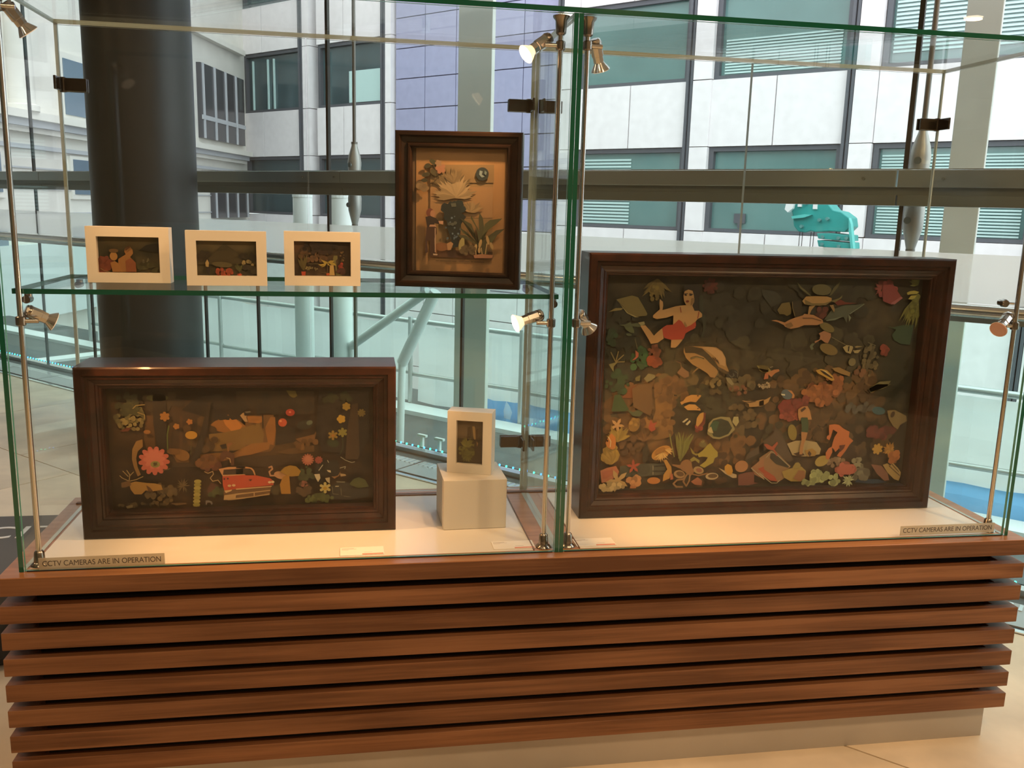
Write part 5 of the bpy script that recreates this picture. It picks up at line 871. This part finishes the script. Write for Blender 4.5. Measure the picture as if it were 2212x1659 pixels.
  ('broad_leaf_plant_cutout', 5, [('p','474422',[204.1,99.8,188.8,119,163.7,130.5,153.5,144.9,173.6,133.2]),('p','3d3a1e',[204.1,99.8,193.6,128.9,168.3,152.6,155.6,166.8,183.2,153]),('p','474422',[204.1,99.8,195.8,143.6,180.5,167.5,182.9,172.4,203.5,134.1]),('p','3d3a1e',[204.1,99.8,200.3,168,202.5,180.2,210.2,168.3,215.9,134.4]),('p','474422',[204.1,99.8,215.5,153.9,227.7,163.9,257.2,168.4,242.7,154.6,223.2,139.5,208.6,124.5]),('p','3d3a1e',[204.1,99.8,223.5,124.9,243.1,140.1,264,144.3,248.2,130.5,228.7,117.7]),('p','474422',[204.1,99.8,216.3,112.5,233.5,125.2,245.8,128,233.8,110.5]),('p','3d3a1e',[204.1,99.8,178.9,113.8,156.3,120.5,148.7,127.6,171.2,125.8]),('p','3a3418',[199,107.1,218.7,119.9,224.4,83.3,204.5,80.2])]),
  ('mushroom_group_cutout', 6, [('e','a07c44',194.5,97.2,3.6,9.3,-10),('e','a07c44',205.6,107.3,3.6,10.8,-12),('e','a07c44',223.5,116.4,3.6,11.4,14),('e','a07c44',203.4,91.4,3.6,6.7,0),('e','a07c44',233,103.3,3.6,8.8,20),('s','ac8850',2.2,[195.2,89.9,196.1,80.1]),('s','ac8850',2.2,[208.2,97.6,211.1,80.5]),('s','ac8850',2.2,[221.7,107.8,218.5,83.2]),('p','94603c',[189.9,79.9,209.8,82.9,237.2,81.3,234.9,73.9,192.5,72.6]),('e','8f7a40',160.7,103.6,6.7,17,-10),('d','5a4526',177.2,91.8,20.6,10.3,22,4.1)]),
  ('caption_line', 2, [('s','4a3420',1.3,[96.7,63.1,104.3,63.1]),('s','4a3420',1.3,[106.8,63.1,134.6,63.1]),('s','4a3420',1.3,[137.1,63.1,147.2,63.1]),('s','4a3420',1.3,[153.5,63.1,164.9,63.2]),('s','4a3420',1.3,[167.4,63.2,180,63.2]),('s','4a3420',1.3,[182.5,63.2,187.5,63.2]),('s','4a3420',1.3,[190,63.2,215.2,63.2])]),
 ],
 'FA': [
  ('dark_hill', 1, [('p','1c1a12',[110.9,73.3,127.7,86.3,144,89.8,158,90.1,158,68.8,135,71.6,119,73.5])]),
  ('couple_cutout', 2, [('p','8a6234',[66.3,53.7,82.9,64.5,80.2,70.8,82.6,79.3,91.9,83.7,98.5,75.3,99.1,66.9,92.6,58.4,104,45.8,105,24.6,64.7,24]),('p','8f6636',[48.8,45,58,49.3,69.6,41.1,74.7,24.2,52.6,23.9]),('e','96703c',56.6,59.9,8.4,9.8,0),('e','5a4424',57.3,72.5,10.3,4.7,0),('p','7a4628',[82.1,49.7,94.5,56.3,104,45.8,104,24.6,82.8,24.3]),('p','4a3018',[82.7,80.3,91.9,84.3,93.7,80.5,83.3,73])]),
  ('red_flower_cutout', 1, [('d','6a3420',35,42.5,14.1,18.8,26,5.6),('s','8a7044',1.4,[26.4,31.8,34.1,26.6,45.9,23.6])]),
  ('foliage_cutout', 1, [('d','3c3c20',135.3,35.5,30.2,11.6,40,3.7),('d','5c5c44',125.9,50.2,14,6,5,2.1)]),
 ],
 'FB': [
  ('hill_outline', 1, [('p','3f3820',[50.3,64.3,81.5,95.1,85.6,95.2,123.3,67.3,153.9,61.3,153.6,48.6,24.6,47.2,25.1,59.8]),('d','2a2416',40.2,64.2,15.7,9,14,4.9),('d','2a2416',133.5,65.3,20.1,6.7,16,4.9)]),
  ('coral_flower_cutout', 2, [('d','8a3c20',79.6,31.1,20.2,7.6,26,3.6),('d','a04628',116,26.1,4.5,3.1,5,2.2)]),
  ('heron_cutout', 3, [('p','a08a5a',[41.2,52,45.5,59.3,49.2,52,47.8,41.5,41.9,43.6]),('p','1c150e',[43.8,42.6,50.9,42.6,49.1,23,43.4,31])]),
  ('pale_flower_cutout', 2, [('d','8c7e54',137.3,51.8,15.6,5.4,6,3.1),('t','4a4c28',116.2,31.4,24.6,50,140,9,2.2),('e','50492c',78.1,48,22.4,6.3,-5),('d','2c2616',136.8,33.7,17.9,11.2,16,4.9)]),
 ],
 'FC': [
  ('foliage_cutout', 1, [('d','5a4228',66,74.3,35.8,17.2,60,3.7),('d','2c1d12',85.2,88.3,42.9,11.5,40,4.9),('d','6a5430',134.1,67,4.3,15.7,16,1.4)]),
  ('potted_plant_cutout', 2, [('t','4c4420',43.8,35.6,40.1,70,125,10,3.7),('p','9c3a20',[38.3,32.8,48.4,32.9,47.6,23.9,39.5,23.8])]),
  ('yellow_plant_cutout', 3, [('p','8e7e34',[99.7,55.8,92.9,58.5,83.4,61.8,90.1,54.3,92.8,51.6]),('p','8e7e34',[99.7,55.8,88.7,51.5,77.8,50,84.6,45.9,95.5,50.2]),('p','8e7e34',[99.7,55.8,92.7,46,84.5,43.2,92.8,50.2]),('p','8e7e34',[99.7,55.8,106.5,60,116.1,59.5,110.6,54.6]),('p','8e7e34',[99.7,55.8,114.7,54.6,120.1,47.8,109.1,49]),('p','8e7e34',[99.7,55.8,103.7,48.9,105,46.2,98.2,50.3]),('s','4a4030',1.4,[98.9,50.3,98.7,29.5]),('p','9c4a28',[95.9,29.5,103.5,30.2,103.4,24.7,96.6,24.6]),('p','a08a54',[105,49,113.2,48.4,115.7,24.8,103.4,24.7])]),
  ('green_figure_cutout', 3, [('p','5a5830',[114.2,71.2,122.4,71.3,123,64.4,118.8,58.8,120.7,43.6,124,29.8,133.6,24.3,118.4,24.1,117.3,43.6,112,62.9]),('d','7a2a1c',133.1,43.8,6.6,8.6,12,2.9),('d','3c1c12',130.9,32.6,8.6,5.7,10,3.7)]),
  ('table_cutout', 1, [('s','5e5434',1.2,[53.5,50.7,79.3,51]),('s','5e5434',1.2,[84.4,31,98.1,30.5]),('d','6e6440',56,41.1,8.6,4.3,12,1.9),('d','6e6440',70.9,38.5,4.3,2.9,6,1.4),('s','4a3f24',1.3,[24.2,73.6,55.2,72.1])]),
 ],
 'FD': [
  ('pine_cutout', 2, [('d','5c5a24',50.3,60,20.4,22.5,60,3.7),('t','6e6a2c',50.1,68.6,26.6,20,160,16,4.1),('t','5a5826',52.7,42.8,22.5,0,360,16,3.7)]),
  ('waterfall_cutout', 1, [('p','4a3a1e',[51.9,119.6,59.2,122.2,59.8,92.2,52.3,93.9]),('p','94794c',[62.4,122.4,68.7,122.8,76.7,95.5,78.2,71.9,72.9,71.5,66.1,94.8]),('p','4c3a20',[71,114.4,78.4,117,78,82.6,72.6,84.4]),('p','3a2e18',[24.7,89.9,89.5,87.7,90.8,27.3,25.6,27.2]),('p','8a6c44',[74.8,84.6,79.1,78.4,76.1,69.6])]),
 ],
}
FR = {'LF': (LF, 'print_forest', 0.0505), 'RF': (RF, 'print_sea', 0.0505), 'UF': (UF, 'print_paper', 0.0245), 'FA': (FA, 'print_plain', 0.0155), 'FB': (FB, 'print_plain', 0.0135), 'FC': (FC, 'print_plain', 0.0135), 'FD': (FD, 'print_plain', 0.0155)}
for key, lst in ART.items():
    par, mt, dp = FR[key]
    for i, (nm, layer, prims) in enumerate(lst):
        o = cutout(nm, prims, par, dp - 0.0028*layer, mt)

# ------------------------------------------------------------------ caption cards and notices
def card(lab, x, y, rz, w=0.100, d=0.050):
    t = thing('caption_card', lab, 'caption card', (x, y, 0.0009), rz)
    m = M(); m.box(0, w, 0, d, 0, 0.0012); obj('paper', m, 'card', t)
    m = M(); m.box(w*0.5, w*0.98, 0.001, d*0.16, 0.0012, 0.0014); obj('red_band', m, 'card_red', t)
    m = M()
    m.box(0.004, 0.032, d-0.008, d-0.0065, 0.0012, 0.0013); m.box(0.004, 0.038, d-0.0125, d-0.0115, 0.0012, 0.0013); m.box(0.004, 0.020, d-0.017, d-0.0162, 0.0012, 0.0013)
    m.box(0.055, 0.075, d-0.034, d-0.0332, 0.0012, 0.0013)
    obj('print', m, 'card_print', t)
card('white caption card below the wide forest picture', -0.5145, 0.0205, math.radians(1.5), 0.102)
card('white caption card in front of the white cube', -0.1515, 0.0265, math.radians(1.0), 0.102)
card('white caption card just right of the centre divider', 0.052, 0.0260, math.radians(0.5))
def notice(lab, x, z, w, h, tilt):
    t = thing('notice_strip', lab, 'sign', (x, -0.0012, z), 0)
    t.rotation_euler = (0, tilt, 0)
    m = M(); m.box(0, w, 0, 0.0008, 0, h); obj('film', m, 'sticker_film', t)
    cu = bpy.data.curves.new('lettering', 'FONT'); cu.body = 'CCTV CAMERAS ARE IN OPERATION'; cu.size = 0.0175; cu.align_x = 'CENTER'; cu.align_y = 'CENTER'; cu.extrude = 0.0002
    cu.space_character = 0.98
    tmp = bpy.data.objects.new('tmp', cu); C.objects.link(tmp); bpy.context.view_layer.update()
    dg = bpy.context.evaluated_depsgraph_get(); me = bpy.data.meshes.new_from_object(tmp.evaluated_get(dg)); bpy.data.objects.remove(tmp)
    xs = [v.co.x for v in me.vertices]; sc = (w*0.94)/(max(xs)-min(xs))
    for v in me.vertices: v.co = (v.co.x*sc + w/2, -0.0004 - v.co.z*0.5, v.co.y*1.0 + h/2)
    me.materials.clear(); me.materials.append(MAT['ink'])
    o = bpy.data.objects.new('lettering', me); C.objects.link(o); o.parent = t
notice('grey camera warning strip stuck low on the left bay glass', -1.160, 0.003, 0.262, 0.0275, math.radians(-0.4))
notice('grey camera warning strip stuck low on the right bay glass', 0.893, 0.0098, 0.268, 0.0255, math.radians(-0.2))

# ------------------------------------------------------------------ floor things left of the case
fm = thing('floor_mat', 'dark grey mat with pale lettering on the floor left of the case', 'mat', (-2.0, 1.35, FLOOR))
m = M(); m.box(-1.6, 0.45, -0.55, 0.70, 0, 0.008); obj('mat', m, 'mat_grey', fm, bevel=0.002)
def letters(txt, size, loc, rot, parent, mat):
    cu = bpy.data.curves.new('lettering', 'FONT'); cu.body = txt; cu.size = size; cu.extrude = 0.0008
    tmp = bpy.data.objects.new('tmp', cu); C.objects.link(tmp); bpy.context.view_layer.update()
    dg = bpy.context.evaluated_depsgraph_get(); me = bpy.data.meshes.new_from_object(tmp.evaluated_get(dg)); bpy.data.objects.remove(tmp)
    me.materials.clear(); me.materials.append(MAT[mat])
    o = bpy.data.objects.new('lettering', me); C.objects.link(o); o.parent = parent; o.location = loc; o.rotation_euler = rot
letters('CITY', 0.20, (-0.02, 0.42, 0.009), (0, 0, 0), fm, 'letter_white')
bgm = thing('black_bag', 'black cloth bag on the floor at the left end of the case', 'bag', (-1.66, 0.78, FLOOR))
m = M(); m.lathe((0, 0, 0), (0, 0, 1), [(0, 0.12), (0.04, 0.17), (0.14, 0.17), (0.22, 0.12), (0.25, 0.05), (0.255, 0.01)], 20)
for i, v in enumerate(m.v): m.v[i] = (v[0]*1.5*(1+0.08*math.sin(5*v[2]*9+i)), v[1]*0.9, v[2]*(1+0.1*math.sin(i)))
obj('sack', m, 'bag_black', bgm, smooth=True)
m = M()
for i in range(8):
    a0, a1 = PI*i/8, PI*(i+1)/8
    m.tube((0.10*math.cos(a0), 0, 0.22+0.09*math.sin(a0)), (0.10*math.cos(a1), 0, 0.22+0.09*math.sin(a1)), 0.008, n=8)
obj('strap', m, 'bag_black', bgm)
bb = thing('dark_bollard', 'low dark rounded block behind the right end of the case', 'block', (1.60, 1.02, FLOOR), -PI/4)
m = M(); m.lathe((0, 0, 0), (0, 0, 1), [(0, 0.14), (0.05, 0.15), (0.12, 0.15), (0.16, 0.11), (0.17, 0.03)], 24)
for i, v in enumerate(m.v): m.v[i] = (v[0]*1.6, v[1]*0.5, v[2])
obj('shell', m, 'bag_black', bb, smooth=True)
m = M(); m.box(-0.26, 0.26, -0.09, 0.09, 0.0, 0.012); obj('base', m, 'steel_dark', bb)

# ------------------------------------------------------------------ everything was laid out from the case top: set it on a floor at zero
for o in list(C.objects):
    if o.parent is None and o.type != 'CAMERA' and not o.get('keep_z'):
        o.location.z += B
